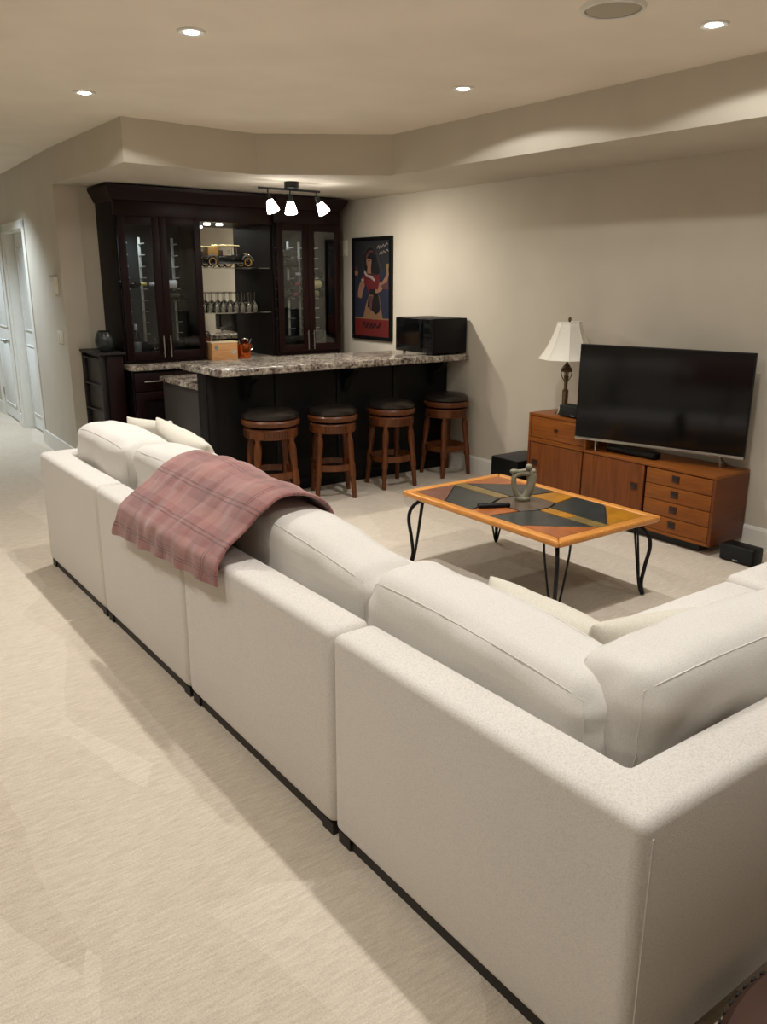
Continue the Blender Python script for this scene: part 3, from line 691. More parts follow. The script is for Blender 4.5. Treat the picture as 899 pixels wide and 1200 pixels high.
obj('spout', lambda bm: add_tube(bm, curve([(3.36, 7.36, zc+.05), (3.36, 7.36, zc+.18), (3.33, 7.34, zc+.23), (3.27, 7.31, zc+.23), (3.25, 7.30, zc+.19)]), .009, 10), 'chrome', t)
obj('lever', lambda bm: add_tube(bm, [(3.372, 7.36, zc+.05), (3.43, 7.35, zc+.085)], [.006, .004], 8), 'chrome', t)

# ------------------------------------------------------------------ bar
BZ = 1.03
t = thing('home_bar', 'dark espresso panelled bar with a raised front and grey end panel', 'bar', (3.7, 5.9, 0))
obj('front_panel', boxf(2.53, XR-.017, 5.65, 5.672, .0, .975), 'barface', t)
obj('knee_wall', boxf(2.53, XR-.017, 5.673, 5.79, .0, .975), 'barface', t)
obj('cabinet_body', boxf(2.56, XR-.017, 5.791, 6.50, 0, .838), 'cabdark', t)
obj('end_panel', boxf(2.535, 2.559, 5.791, 6.51, 0, .838, bev=.001), 'barend', t)
obj('end_post', boxf(2.52, 2.5299, 5.645, 5.79, 0, .975, bev=.001), 'barface', t)
for x in (2.53, 3.09, 3.66, 4.23):
    obj('front_stile', boxf(x, x+.07, 5.638, 5.6495, .10, .97, bev=.001), 'barface', t)
obj('front_rail', boxf(2.53, XR-.018, 5.6385, 5.6495, .0, .0995, bev=.001), 'barface', t)
for x in (2.80, 3.70, 4.62):
    obj('corbel', lambda bm: add_prism(bm, [Vector((x, y, z)) for y, z in ((5.6375, .974), (5.46, .974), (5.46, .945), (5.50, .91), (5.57, .87), (5.60, .80), (5.6375, .76))], (.06, 0, 0)), 'barface', t)
tag(obj('raised_worktop', boxf(2.50, XR-.002, 5.375, 6.04, BZ-.054, BZ, bev=.012, seg=3), 'granite'), 'raised mottled granite bar top with the microwave on it', 'countertop')
tag(obj('lower_worktop', boxf(2.515, XR-.002, 5.792, 6.54, .840, .88, bev=.01, seg=3), 'granite'), 'lower granite work counter behind the raised bar top', 'countertop')
# microwave
def microwave():
    t = thing('microwave', 'black countertop microwave on the right end of the bar top', 'microwave', (0, 0, 0))
    W, D, H = .50, .375, .30
    obj('case', boxf(-W/2, W/2, -D/2+.012, D/2, .012, H, bev=.006), 'blackmat', t)
    d = obj('door', boxf(-W/2+.004, W/2-.125, -D/2-.012, -D/2+.0115, .016, H-.004, bev=.004), 'blackgloss', t)
    obj('window', boxf(-W/2+.05, W/2-.17, -D/2-.0135, -D/2-.012, .075, H-.05), 'screen', d)
    obj('door_handle', boxf(W/2-.148, W/2-.136, -D/2-.026, -D/2-.012, .05, H-.04, bev=.003), 'blackmat', d)
    c = obj('control_panel', boxf(W/2-.122, W/2-.004, -D/2-.010, -D/2+.0115, .016, H-.004, bev=.003), 'blackgloss', t)
    obj('display', boxf(W/2-.105, W/2-.02, -D/2-.0112, -D/2-.010, H-.07, H-.04), simple('display_grey', rgb(20, 26, 26), .2), c)
    for r in range(4):
        for q in range(3): obj('button', boxf(W/2-.108+q*.031, W/2-.084+q*.031, -D/2-.0115, -D/2-.010, .05+r*.035, .072+r*.035), 'blackmat', c)
    for x in (-W/2+.05, W/2-.05):
        for y in (-D/2+.05, D/2-.05): obj('foot', lambda bm: add_lathe(bm, [(.012, 0), (.014, .012)], (x, y, 0), 10), 'black', t)
    return t
mw = microwave(); mw.location = (4.640, 5.645, BZ+.001); mw.rotation_euler.z = math.radians(-90)

# ------------------------------------------------------------------ bar stools
def make_stool():
    t = thing('bar_stool', 'stool', 'stool', (0, 0, 0), 'backless bar stools in front of the bar')
    R = .19
    obj('seat_cushion', lambda bm: add_lathe(bm, [(R-.012, .600), (R, .612), (R-.002, .632), (R-.03, .652), (R-.08, .660), (.03, .662), (.004, .662)], n=40), 'leather', t)
    obj('seat_ring', lambda bm: add_lathe(bm, [(R-.03, .556), (R-.002, .560), (R+.006, .572), (R+.008, .588), (R, .5995), (R-.03, .5999)], n=40), 'stool', t)
    obj('swivel', lambda bm: add_lathe(bm, [(.11, .544), (.11, .5555)], n=24), 'iron', t)
    ap = obj('apron', lambda bm: add_lathe(bm, [(R-.045, .475), (R-.016, .475), (R-.010, .480), (R-.010, .536), (R-.016, .5435), (R-.045, .5435)], n=40), 'stool', t)
    def fl(bm):
        for k in range(4):
            for j in range(-4, 5):
                a = math.pi/2*k+math.radians(45)+math.radians(45+j*6.5)-math.radians(0)
                a = math.pi/2*k+math.radians(j*6.2)
                c, s = math.cos(a), math.sin(a); rr = R-.0105
                vs = add_box(bm, -.004, .004, -.006, .006, .487, .530)
                for v in vs: v.co = Vector((rr*c+v.co.x*c-v.co.y*s*.6, rr*s+v.co.x*s+v.co.y*c*.6, v.co.z))
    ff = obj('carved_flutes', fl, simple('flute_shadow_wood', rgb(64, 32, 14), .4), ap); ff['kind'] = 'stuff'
    zr = .225
    for k in range(4):
        a = math.radians(45+90*k); c, s = math.cos(a), math.sin(a)
        def leg(bm):
            prof = [(.025, .535), (.025, .475), (.020, .465), (.017, .455), (.024, .435), (.027, .40), (.024, .33), (.020, .27), (.022, .262), (.026, .250), (.026, .165), (.021, .158), (.021, .12), (.017, .0)]
            add_lathe(bm, prof[::-1], n=14)
            for v in bm.verts:
                r0 = .152+.055*(1-v.co.z/.535); v.co.x += r0*c; v.co.y += r0*s
        obj('leg', leg, 'stool', t)
        def stretch(bm):
            n = 10; inner = []; rad = .152+.055*(1-zr/.535)
            a0, a1 = a+math.radians(6), a+math.radians(84)
            for i in range(n):
                q = a0+(a1-a0)*i/(n-1)
                rr = rad*(math.cos(math.radians(45))/math.cos(q-a-math.radians(45)))*(1+.22*math.sin(math.pi*i/(n-1)))
                inner.append((rr, q))
            ring = []
            for rr, q in inner:
                ring.append([bm.verts.new((r_*math.cos(q), r_*math.sin(q), z)) for r_, z in ((rr-.012, zr-.022), (rr+.012, zr-.022), (rr+.012, zr+.022), (rr-.012, zr+.022))])
            for A, B in zip(ring, ring[1:]):
                for i in range(4): bm.faces.new((A[i], A[(i+1) % 4], B[(i+1) % 4], B[i]))
            bm.faces.new(ring[0][::-1]); bm.faces.new(ring[-1])
        obj('foot_rail', stretch, 'stool', t)
    K = 1.075
    for ch in t.children_recursive:
        ch.data.transform(Matrix.Diagonal((1, 1, K, 1))); ch.location.z *= K
    return t
st0 = make_stool()
spots = [(2.90, 5.38, 74, 'leftmost round leather topped wooden bar stool, just behind the pink throw'), (3.43, 5.36, 66, 'second bar stool from the left, turned wood legs and dark leather seat'),
         (4.00, 5.36, 82.7, 'third bar stool from the left, one leg pointing toward the coffee table'), (4.63, 5.41, 89.6, 'rightmost bar stool under the microwave, beside the right wall')]
for i, (x, y, a, lb) in enumerate(spots):
    o = st0 if i == 0 else dup(st0); o.location = (x, y, 0); o.rotation_euler.z = math.radians(a); o['label'] = lb; o.scale = (1.1, 1.1, 1.02) if i == 0 else (1, 1, 1)

# ------------------------------------------------------------------ sideboard, television and what stands on and by them
def sideboard():
    x0, x1, y0, y1, zt = 4.47, 4.83, 2.71, 4.275, .508
    t = thing('teak_sideboard', 'long mid century teak sideboard under the television on the right wall', 'sideboard', (x0, (y0+y1)/2, 0))
    obj('top_board', boxf(x0, x1, y0, y1, zt-.02, zt, bev=.002), 'teak_h', t)
    for y in (y0, y1-.02): obj('side_board', boxf(x0+.001, x1, y, y+.02, .06, zt-.0205, bev=.001), 'teak_side', t)
    obj('bottom_board', boxf(x0+.002, x1, y0+.021, y1-.021, .06, .08), 'teak_h', t)
    obj('back_board', boxf(x1-.012, x1, y0+.021, y1-.021, .081, zt-.021), 'teak_h', t)
    obj('plinth', boxf(x0+.05, x1-.03, y0+.10, y1-.10, 0, .059), 'black', t)
    for y in (3.222, 3.738): obj('divider', boxf(x0+.03, x1-.013, y-.008, y+.008, .081, zt-.021), 'teak_side', t)
    zs = [.083, .183, .283, .383, .485]
    def pull(y, z, parent):
        p = obj('pull', boxf(x0-.003, x0+.002, y-.026, y+.026, z-.022, z+.022, bev=.001), 'pull', parent)
        obj('pull_slot', boxf(x0-.0045, x0-.003, y-.017, y+.017, z-.004, z+.012), 'black', p)
    for a, b in zip(zs, zs[1:]):
        d = obj('drawer', boxf(x0+.002, x0+.30, y0+.024, 3.210, a, b-.004, bev=.0015), 'teak_h', t); pull((y0+3.21)/2+.03, (a+b)/2+.005, d)
    d = obj('sliding_door', boxf(x0+.004, x0+.022, 3.232, 3.745, .083, zt-.024, bev=.001), 'teak_v', t); pull(3.30, .335, d)
    d = obj('sliding_door', boxf(x0+.004+.0, x0+.022, 3.757, y1-.022, .083, zt-.024, bev=.001), 'teak_v', t); pull(4.20, .335, d)
    # small upper drawer box on the left end
    ub = obj('upper_box', lambda bm: (add_box(bm, x0, x1, 3.725, y1, .682, .70, bev=.001), add_box(bm, x0, x1, 3.725, 3.745, zt, .6815, bev=.001), add_box(bm, x0, x1, y1-.02, y1, zt, .6815, bev=.001), add_box(bm, x1-.012, x1, 3.746, y1-.021, zt, .681), add_box(bm, x0, x1, 3.746, y1-.021, zt+.0005, zt+.012)), 'teak_h', t)
    d = obj('drawer', boxf(x0+.004, x0+.30, 3.748, y1-.023, .523, .679, bev=.001), 'teak_h', ub)
    obj('knob', lambda bm: add_lathe(bm, [(.006, 0), (.006, -.010), (.013, -.014), (.012, -.020), (.004, -.022)], (x0+.004, 4.0, .60), 14, axis='x'), 'pull', d)
sideboard()
def tv():
    t = thing('television', 'large black flat screen television on the teak sideboard', 'television', (0, 0, 0))
    W, H, zb = 1.127, .645, .078     # local: screen faces -x, width along y
    obj('panel', boxf(0, .028, -W/2, W/2, zb, zb+H, bev=.003), 'blackmat', t)
    obj('screen', boxf(-.0015, -.0002, -W/2+.008, W/2-.008, zb+.022, zb+H-.008), 'screen', t)
    obj('bottom_bezel', boxf(-.004, -.0002, -W/2+.002, W/2-.002, zb+.001, zb+.0185, bev=.001), 'steel', t)
    obj('rear_housing', boxf(.029, .065, -W*.36, W*.36, zb+.03, zb+.42, bev=.012), 'blackmat', t)
    for s in (-1, 1):
        f = obj('stand_foot', lambda bm: (add_tube(bm, curve([(.018, s*.41, zb+.02), (.022, s*.415, zb-.02), (.034, s*.42, .007)], 5), .007, 8), add_tube(bm, curve([(.018, s*.41, zb+.02), (.06, s*.42, zb-.03), (.135, s*.43, .007)], 5), .007, 8)), 'steel', t)
    return t
o = tv(); o.location = (4.555, 3.232, .509); o.rotation_euler.z = math.radians(15)
t = thing('soundbar', 'low black media bar under the television on the sideboard', 'speaker', (4.60, 3.42, .509))
obj('bar_body', boxf(4.555, 4.625, 3.22, 3.62, .5095, .552, bev=.008), 'blackmat', t); obj('bar_grille', boxf(4.551, 4.5545, 3.23, 3.61, .516, .546), 'blackgloss', t)
def bookspk(name, label, x0, x1, y0, y1, z0, h):
    t = thing(name, label, 'speaker', ((x0+x1)/2, (y0+y1)/2, z0))
    obj('cabinet', boxf(x0+.01, x1, y0, y1, z0, z0+h, bev=.014, seg=3), 'blackmat', t)
    obj('grille', boxf(x0, x0+.0098, y0+.006, y1-.006, z0+.008, z0+h-.006, bev=.003), simple('black_cloth', rgb(20, 20, 20), .9), t)
    obj('badge', boxf(x0-.001, x0-.0001, (y0+y1)/2-.016, (y0+y1)/2+.016, z0+.014, z0+.021), 'plastic_grey', t)
bookspk('small_speaker', 'small black speaker box on the raised drawer end of the sideboard beside the lamp', 4.50, 4.60, 3.76, 4.02, .701, .088)
bookspk('small_speaker', 'small black speaker on the carpet at the right end of the sideboard', 4.50, 4.62, 2.44, 2.66, .0005, .105)
t = thing('subwoofer', 'black box subwoofer on the carpet at the left end of the sideboard', 'speaker', (4.62, 4.5, 0))
obj('cabinet', boxf(4.43, 4.80, 4.33, 4.62, .012, .315, bev=.006), 'blackmat', t); obj('top_panel', boxf(4.435, 4.795, 4.335, 4.615, .3152, .319, bev=.001), simple('charcoal_top', rgb(44, 44, 44), .6), t)
for x in (4.46, 4.77):
    for y in (4.36, 4.59): obj('foot', lambda bm: add_lathe(bm, [(.014, 0), (.016, .0118)], (x, y, 0), 10), 'black', t)
# table lamp
def lamp():
    cx, cy, z = 4.64, 4.09, .7005
    t = thing('table_lamp', 'bronze table lamp with white bell shade on the sideboard left of the television', 'lamp', (cx, cy, z))
    obj('base', lambda bm: add_lathe(bm, [(.068, 0), (.070, .008), (.060, .016), (.044, .024), (.030, .040), (.020, .052)], (cx, cy, z), 28), 'bronze', t)
    obj('column', lambda bm: add_lathe(bm, [(.016, .052), (.022, .058), (.021, .075), (.022, .15), (.022, .17), (.014, .178), (.012, .19), (.014, .24), (.019, .27), (.012, .275)], (cx, cy, z), 20), 'bronze', t)
    def sc(bm):
        for k in range(4):
            a = k*math.pi/2+.4; c, s = math.cos(a), math.sin(a)
            add_tube(bm, curve([(cx+.014*c, cy+.014*s, z+.235), (cx+.034*c, cy+.034*s, z+.27), (cx+.040*c, cy+.040*s, z+.305), (cx+.028*c, cy+.028*s, z+.335), (cx+.012*c, cy+.012*s, z+.355)], 5), .0035, 6)
        add_lathe(bm, [(.022, .300), (.040, .304), (.042, .312), (.038, .318), (.020, .335), (.012, .36), (.008, .37)], (cx, cy, z), 20)
    obj('scroll_crown', sc, 'bronze', t)
    obj('neck', lambda bm: add_lathe(bm, [(.008, .27), (.007, .33), (.006, .66)], (cx, cy, z), 12), 'bronze', t)
    def shade(bm):
        n = 8; prof = [(.205, .395), (.200, .398), (.168, .445), (.138, .50), (.112, .56), (.092, .615), (.082, .655)]
        for q, (pa) in enumerate(prof[:-1]):
            pb = prof[q+1]
            for k in range(n):
                pts = []
                for r, zz, kk in ((pa[0], pa[1], k), (pa[0], pa[1], k+1), (pb[0], pb[1], k+1), (pb[0], pb[1], k)):
                    a = 2*math.pi*kk/n; pts.append(bm.verts.new((cx+r*math.cos(a), cy+r*math.sin(a), z+zz)))
                bm.faces.new(pts)
        bmesh.ops.remove_doubles(bm, verts=bm.verts[:], dist=.0005)
    s = obj('shade', shade, 'shade', t, smooth=25)
    md = s.modifiers.new('thickness', 'SOLIDIFY'); md.thickness = .003
    def ribs(bm):
        prof = [(.206, .395), (.169, .445), (.139, .50), (.113, .56), (.093, .615), (.083, .655)]
        for k in range(8):
            a = 2*math.pi*k/8; add_tube(bm, [(cx+r*math.cos(a), cy+r*math.sin(a), z+zz) for r, zz in prof], .0022, 5)
        for r, zz in ((.206, .395), (.083, .656)): add_tube(bm, [(cx+r*math.cos(2*math.pi*k/8), cy+r*math.sin(2*math.pi*k/8), z+zz) for k in range(9)], .003, 5)
    obj('piping', ribs, 'shade', s)
    obj('finial', lambda bm: add_lathe(bm, [(.006, .655), (.010, .665), (.013, .675), (.008, .686), (.003, .69)], (cx, cy, z), 14), 'bronze', t)
    obj('cord', lambda bm: add_tube(bm, curve([(cx-.06, cy-.02, z+.010), (cx-.085, cy-.03, z+.06), (cx-.10, cy-.035, z+.030), (cx-.10, cy-.02, z+.004)], 6), .003, 6), 'plate', t)
lamp()

# ------------------------------------------------------------------ coffee table
TX0, TX1, TY0, TY1, TZ = 2.865, 3.65, 2.505, 3.73, .452
def table():
    t = thing('coffee_table', 'coffee table with slate mosaic top, honey wood edge and black iron legs', 'table', ((TX0+TX1)/2, (TY0+TY1)/2, 0))
    w_ = .058
    def rail(a):
        return lambda bm: add_prism(bm, [Vector(p) for p in a], (0, 0, -.034), .011, 3)
    z = TZ
    q = [(TX0, TY0), (TX1, TY0), (TX1, TY1), (TX0, TY1)]; i_ = [(TX0+w_, TY0+w_), (TX1-w_, TY0+w_), (TX1-w_, TY1-w_), (TX0+w_, TY1-w_)]
    for k in range(4):
        a = [q[k], q[(k+1) % 4], i_[(k+1) % 4], i_[k]]; obj('edge_rail', rail([(x, y, z) for x, y in a]), 'oak', t)
    obj('top_bed', boxf(TX0+w_-.006, TX1-w_+.006, TY0+w_-.006, TY1-w_+.006, z-.030, z-.0135), 'grout', t)
    U0, U1 = TY1-w_-.001, TY0+w_+.001; V0, V1 = TX0+w_+.001, TX1-w_-.001
    def tile(uv, mat, label=None):
        c = (sum(p[0] for p in uv)/len(uv), sum(p[1] for p in uv)/len(uv))
        pts = [Vector((V0+(V1-V0)*(c[1]+(v-c[1])*.985), U0+(U1-U0)*(c[0]+(u-c[0])*.988), z-.0030+random.uniform(-.0008, .0003))) for u, v in uv]
        for p in pts: p.z = pts[0].z
        obj('stone_tile', lambda bm: add_prism(bm, pts, (0, 0, -.010), .0012, 1), mat, t, label, smooth=0)
    A = [(0.02, .43), (.24, .0), (.43, .0), (.40, .28), (.36, .43)]
    cor = [(0, 0), (.235, 0), (.012, .43), (0, .43)]
    st = [(0, .44), (.19, .44), (.19, .56), (0, .56)]; st2 = [(.19, .44), (.36, .44), (.36, .56), (.19, .56)]
    mu = lambda P: [(1-u, v) for u, v in P]; mv = lambda P: [(u, 1-v) for u, v in P]
    tile(A, 'slate', 'dark slate tile'); tile(mu(A), 'slate', 'dark slate tile'); tile(mv(A), 'slate', 'dark slate tile'); tile(mu(mv(A)), 'slate', 'dark slate tile')
    tile(cor, 'st_plum', 'plum brown corner stone'); tile(mu(cor), 'st_rust', 'orange rust corner stone'); tile(mv(cor), 'st_rust', 'rust brown corner stone'); tile(mu(mv(cor)), 'st_gold', 'golden corner stone')
    tile(st, 'st_olive', 'olive strip stone'); tile(st2, 'st_olive', 'olive strip stone'); tile(mu(st), 'st_olive', 'olive strip stone'); tile(mu(st2), 'st_gold', 'golden strip stone')
    mid = [(.44, 0), (.56, 0), (.59, .28), (.41, .28)]; tile(mid, 'st_rust', 'rust brown edge stone'); tile(mv(mid), 'st_gold', 'golden edge stone')
    tile([(.41, .29), (.59, .29), (.63, .44), (.63, .56), (.59, .71), (.41, .71), (.37, .56), (.37, .44)], 'st_brown', 'grey brown centre stone')
    obj('under_frame', lambda bm: [add_tube(bm, [a, b], .007, 6) for a, b in zip([(TX0+.05, TY0+.05, z-.042), (TX1-.05, TY0+.05, z-.042), (TX1-.05, TY1-.05, z-.042), (TX0+.05, TY1-.05, z-.042)], [(TX1-.05, TY0+.05, z-.042), (TX1-.05, TY1-.05, z-.042), (TX0+.05, TY1-.05, z-.042), (TX0+.05, TY0+.05, z-.042)])], 'iron', t)
    for sx, sy, x, y in ((1, 1, TX0, TY0), (-1, 1, TX1, TY0), (1, -1, TX0, TY1), (-1, -1, TX1, TY1)):
        P = lambda a, b, zz: (x+sx*a, y+sy*b, zz)
        def leg(bm):
            # a thick cabriole bar and two thinner rods meeting at the foot
            add_tube(bm, curve([P(.15, .15, z-.042), P(.09, .09, z-.052), P(.045, .045, z-.10), P(.030, .030, .28), P(.042, .042, .17), P(.050, .050, .07), P(.040, .040, .008)], 6), .0105, 8)
        obj('leg', leg, 'iron', t)
        obj('leg_rod', lambda bm: add_tube(bm, curve([P(.045, .135, z-.042), P(.042, .125, .34), P(.044, .095, .18), P(.048, .066, .05), P(.044, .048, .008)], 6), .0058, 8), 'iron', t)
        obj('leg_rod', lambda bm: add_tube(bm, curve([P(.135, .045, z-.042), P(.125, .042, .34), P(.095, .044, .18), P(.066, .048, .05), P(.048, .044, .008)], 6), .0058, 8), 'iron', t)
table()
# stone sculpture: two figures leaning together
def sculpture():
    t = thing('stone_sculpture', 'grey green stone sculpture of two entwined abstract figures on the coffee table', 'sculpture', (0, 0, 0))
    obj('plinth', lambda bm: add_lathe(bm, [(.038, 0), (.042, .004), (.042, .014), (.036, .02)], n=20), 'soap', t)
    def fig(bm):
        add_tube(bm, curve([(-.018, 0, .012), (-.045, 0, .05), (-.055, .0, .10), (-.052, 0, .135), (-.020, 0, .150), (.02, 0, .150), (.045, 0, .14)], 6), [.016]*6+[.015]*30+[.014], 10)
        add_tube(bm, curve([(-.052, 0, .135), (-.058, 0, .155), (-.05, 0, .165), (-.025, 0, .163), (.012, 0, .168)], 6), .0115, 10)
    fig_b = obj('seated_figure', fig, 'soap', t)
    obj('figure_head', lambda bm: bmesh.ops.create_icosphere(bm, subdivisions=3, radius=.017, matrix=Matrix.Translation((-.058, 0, .165)) @ Matrix.Diagonal((1.3, 1, .8, 1))), 'soap', fig_b)
    def fig2(bm):
        pts = curve([(.012, 0, .012), (.035, 0, .05), (.046, 0, .10), (.050, 0, .14), (.040, 0, .165)], 6); n = len(pts)
        add_tube(bm, pts, [.020+.006*math.sin(math.pi*i/(n-1)) for i in range(n)], 12)
    f2 = obj('standing_figure', fig2, 'soap', t)
    obj('figure_head', lambda bm: bmesh.ops.create_icosphere(bm, subdivisions=3, radius=.019, matrix=Matrix.Translation((.028, 0, .188)) @ Matrix.Diagonal((1.05, 1, .95, 1))), 'soap', f2)
    obj('shoulder', lambda bm: bmesh.ops.create_icosphere(bm, subdivisions=3, radius=.02, matrix=Matrix.Translation((.05, 0, .165)) @ Matrix.Diagonal((1, 1.2, .8, 1))), 'soap', f2)
    return t
o = sculpture(); o.location = (3.30, 3.175, TZ-.0025); o.rotation_euler.z = math.radians(-30)
t = thing('remote_control', 'black remote control lying on the coffee table before the sculpture', 'remote control', (0, 0, 0))
obj('remote_body', lambda bm: add_prism(bm, [Vector((x, y, .0)) for x, y in ((-.09, -.020), (-.03, -.024), (.09, -.018), (.09, .018), (-.03, .024), (-.09, .020))], (0, 0, .02), .006, 3), 'blackmat', t)
def btn(bm):
    for i in range(6):
        for j in (-1, 0, 1): add_box(bm, -.065+i*.02, -.055+i*.02, j*.011-.003, j*.011+.003, .0195, .0215)
o2 = obj('buttons', btn, 'plastic_grey' if False else 'blackgloss', t); t.location = (3.055, 3.15, TZ-.002); t.rotation_euler.z = math.radians(-28)

# ------------------------------------------------------------------ sectional sofa
SX = 1.15; ST = .685; BT = .15; SG = .004
YS = [.758, 1.825, 2.90, 3.93, 4.94]
def rnd(bm, a, bev=.03): add_box(bm, *a, bev=bev, seg=4)
def seat(t, a): obj('seat_cushion', lambda bm: rnd(bm, a, .045), 'sofa', t)
def plinth(t, a): obj('plinth', boxf(*a), 'black', t)
XI = 2.235
def lback(corner, y0, y1):
    # L-shaped back of a corner unit; corner 'n' (near end) or 'f' (far end)
    if corner == 'n': pl = [(SX, y0), (XI, y0), (XI, y0+BT), (SX+BT, y0+BT), (SX+BT, y1), (SX, y1)]
    else: pl = [(SX, y1), (SX, y0), (SX+BT, y0), (SX+BT, y1-BT), (2.12, y1-BT), (2.12, y1)]
    return lambda bm: add_prism(bm, [Vector((x, y, .04)) for x, y in pl], (0, 0, ST-.04), .028, 4)
G_ = 'sectional sofa units'
for i in range(4):
    y0, y1 = YS[i]+SG, YS[i+1]-SG
    lb = ['nearest corner unit of the cream sectional sofa, its high back toward the camera', 'second unit of the cream sectional sofa, between the near corner and the throw',
          'third unit of the cream sectional sofa, under the pink throw', 'farthest unit of the cream sectional sofa with an end arm, toward the bar'][i]
    t = thing('sofa_unit', lb, 'sofa', (1.7, (y0+y1)/2, 0), G_)
    if i == 0: obj('back_frame', lback('n', y0, y1), 'sofa', t)
    if i == 0: obj('corner_seam', lambda bm: add_tube(bm, [(SX+.034, y0-.0005, .06), (SX+.034, y0-.0005, ST-.04)], .0025, 5), 'sofa', t)
    elif i == 3: obj('back_frame', lback('f', y0, y1), 'sofa', t)
    else: obj('back_frame', lambda bm: rnd(bm, (SX, SX+BT, y0, y1, 0.04, ST)), 'sofa', t)
    ya = y0+BT+.003 if i == 0 else y0; yb = y1-BT-.003 if i == 3 else y1
    xe = XI if i != 3 else 2.12
    obj('seat_base', lambda bm: rnd(bm, (SX+BT+.002, xe-.02, ya, yb, .05, .27), .015), 'sofa', t)
    seat(t, (SX+BT+.004, xe, ya+.002, yb-.002, .272, .415))
    plinth(t, (SX+.018, xe-.05, y0+(.06 if i == 0 else .02), y1-.02, 0, .0395))
    for x in (SX+.010, xe-.09):
        for y in (y0+.012, y1-.072): obj('foot', boxf(x, x+.06, y, y+.06, .0, .0398), 'black', t)
# the return of the sofa along the near side, running off to the right
for k, (xa, xb, lb) in enumerate(((XI+SG, 3.17, 'cream sofa unit on the right return, next to the near corner'), (3.178, 4.05, 'cream sofa unit farthest right on the return, cut by the picture edge'))):
    t = thing('sofa_unit', lb, 'sofa', ((xa+xb)/2, 1.3, 0), G_)
    obj('back_frame', lambda bm: rnd(bm, (xa, xb, YS[0]+SG, YS[0]+SG+BT, 0.04, ST)), 'sofa', t)
    obj('seat_base', lambda bm: rnd(bm, (xa, xb, YS[0]+BT+.008, 1.80, .05, .27), .015), 'sofa', t)
    seat(t, (xa+.002, xb-.002, YS[0]+BT+.01, 1.83+.02*k, .272, .415+.01*k)); plinth(t, (xa+.02, xb-.02, YS[0]+.07, 1.77, 0, .0395))

# cushions
def lattice(H, r, deform, n=(14, 6, 10)):
    bm = bmesh.new()
    def axis(h, k):
        inner = [-(h-r)+2*(h-r)*i/k for i in range(k+1)]
        e = [h-r*(1-math.tan(math.radians(q))) if False else h-r+r*math.tan(math.radians(q)) for q in (11, 22, 33, 45)]
        return [-x for x in reversed(e)]+inner+e
    ax = [axis(H[i], n[i]) for i in range(3)]
    def m(p):
        inn = Vector([max(-(H[i]-r), min(H[i]-r, p[i])) for i in range(3)]); d = p-inn
        if d.length > 1e-9: p = inn+d.normalized()*r
        return deform(p)
    for a in range(3):
        b, c = (a+1) % 3, (a+2) % 3
        for s in (-1, 1):
            g = []
            for u in ax[b]:
                row = []
                for v in ax[c]:
                    p = Vector((0, 0, 0)); p[a] = s*H[a]; p[b] = u; p[c] = v; row.append(bm.verts.new(m(p)))
                g.append(row)
            for i in range(len(g)-1):
                for j in range(len(g[0])-1): bm.faces.new((g[i][j], g[i+1][j], g[i+1][j+1], g[i][j+1]))
    bmesh.ops.remove_doubles(bm, verts=bm.verts[:], dist=.0004); return bm, m
def back_cushion(label, L, T, Hh, loc, rot, seed, puff=.045, sag=.015, r=.07, tap=0, bs=-1):
    H = (L/2, T/2, Hh/2)
    def deform(p):
        a, b, c = p.x/H[0], p.y/H[1], p.z/H[2]
        q = p.copy(); k = (1-a*a)*(1-c*c)
        q.y += (1 if b > 0 else -1)*min(1, abs(b)*1.2)*puff*(.35 if b*bs > 0 else 1)*max(0, k)**.6
        q.z += sag*(1-a*a)*(.5+.5*c)*(1-.4*b*b) - .012*a*a*abs(a)*(c > 0)
        q.z += tap*a*(.5+.5*c)
        q.x += math.copysign(.018, a)*abs(a)**3*(1-c*c)*(1-b*b)
        s = Vector((seed*7.1, seed*3.3, seed))
        nz = noise.noise(Vector((q.x*3.2, q.y*4, q.z*4))+s)*.018+noise.noise(Vector((q.x*8, q.y*9, q.z*12))+s)*.010+noise.noise(Vector((q.x*22, q.y*16, q.z*22))+s)*.0018
        # gathered folds near the two ends
        nz += .004*math.sin(q.z*75+3*noise.noise(q*9+s))*abs(a)**6
        d = Vector((a*.35, b, c*.8)); q += d.normalized()*nz if d.length > .01 else Vector((0, 0, 0))
        return q
    bm, m = lattice(H, r, deform)
    t = thing('back_cushion', label, 'cushion', (0, 0, 0), 'loose sofa back cushions')
    obj('cover', bm, 'cush', t, smooth=0)
    for p in t.children[0].data.polygons: p.use_smooth = True
    def seam(bm2):
        for s in (-1, 1):
            e = H; pts = []
            N = 14; rr = r*.42
            crn = [(-1, -1), (1, -1), (1, 1), (-1, 1)]
            for k in range(4):
                (a0, c0), (a1, c1) = crn[k], crn[(k+1) % 4]
                for j in range(N):
                    f = j/N; a = a0+(a1-a0)*f; c = c0+(c1-c0)*f
                    p = Vector((a*e[0], s*(e[1]), c*e[2])); pts.append(m(p))
            pts.append(pts[0]); add_tube(bm2, pts, .0022, 5)
    obj('seam', seam, 'cush', t)
    t.location = loc; t.rotation_euler = rot; return t
R = math.radians
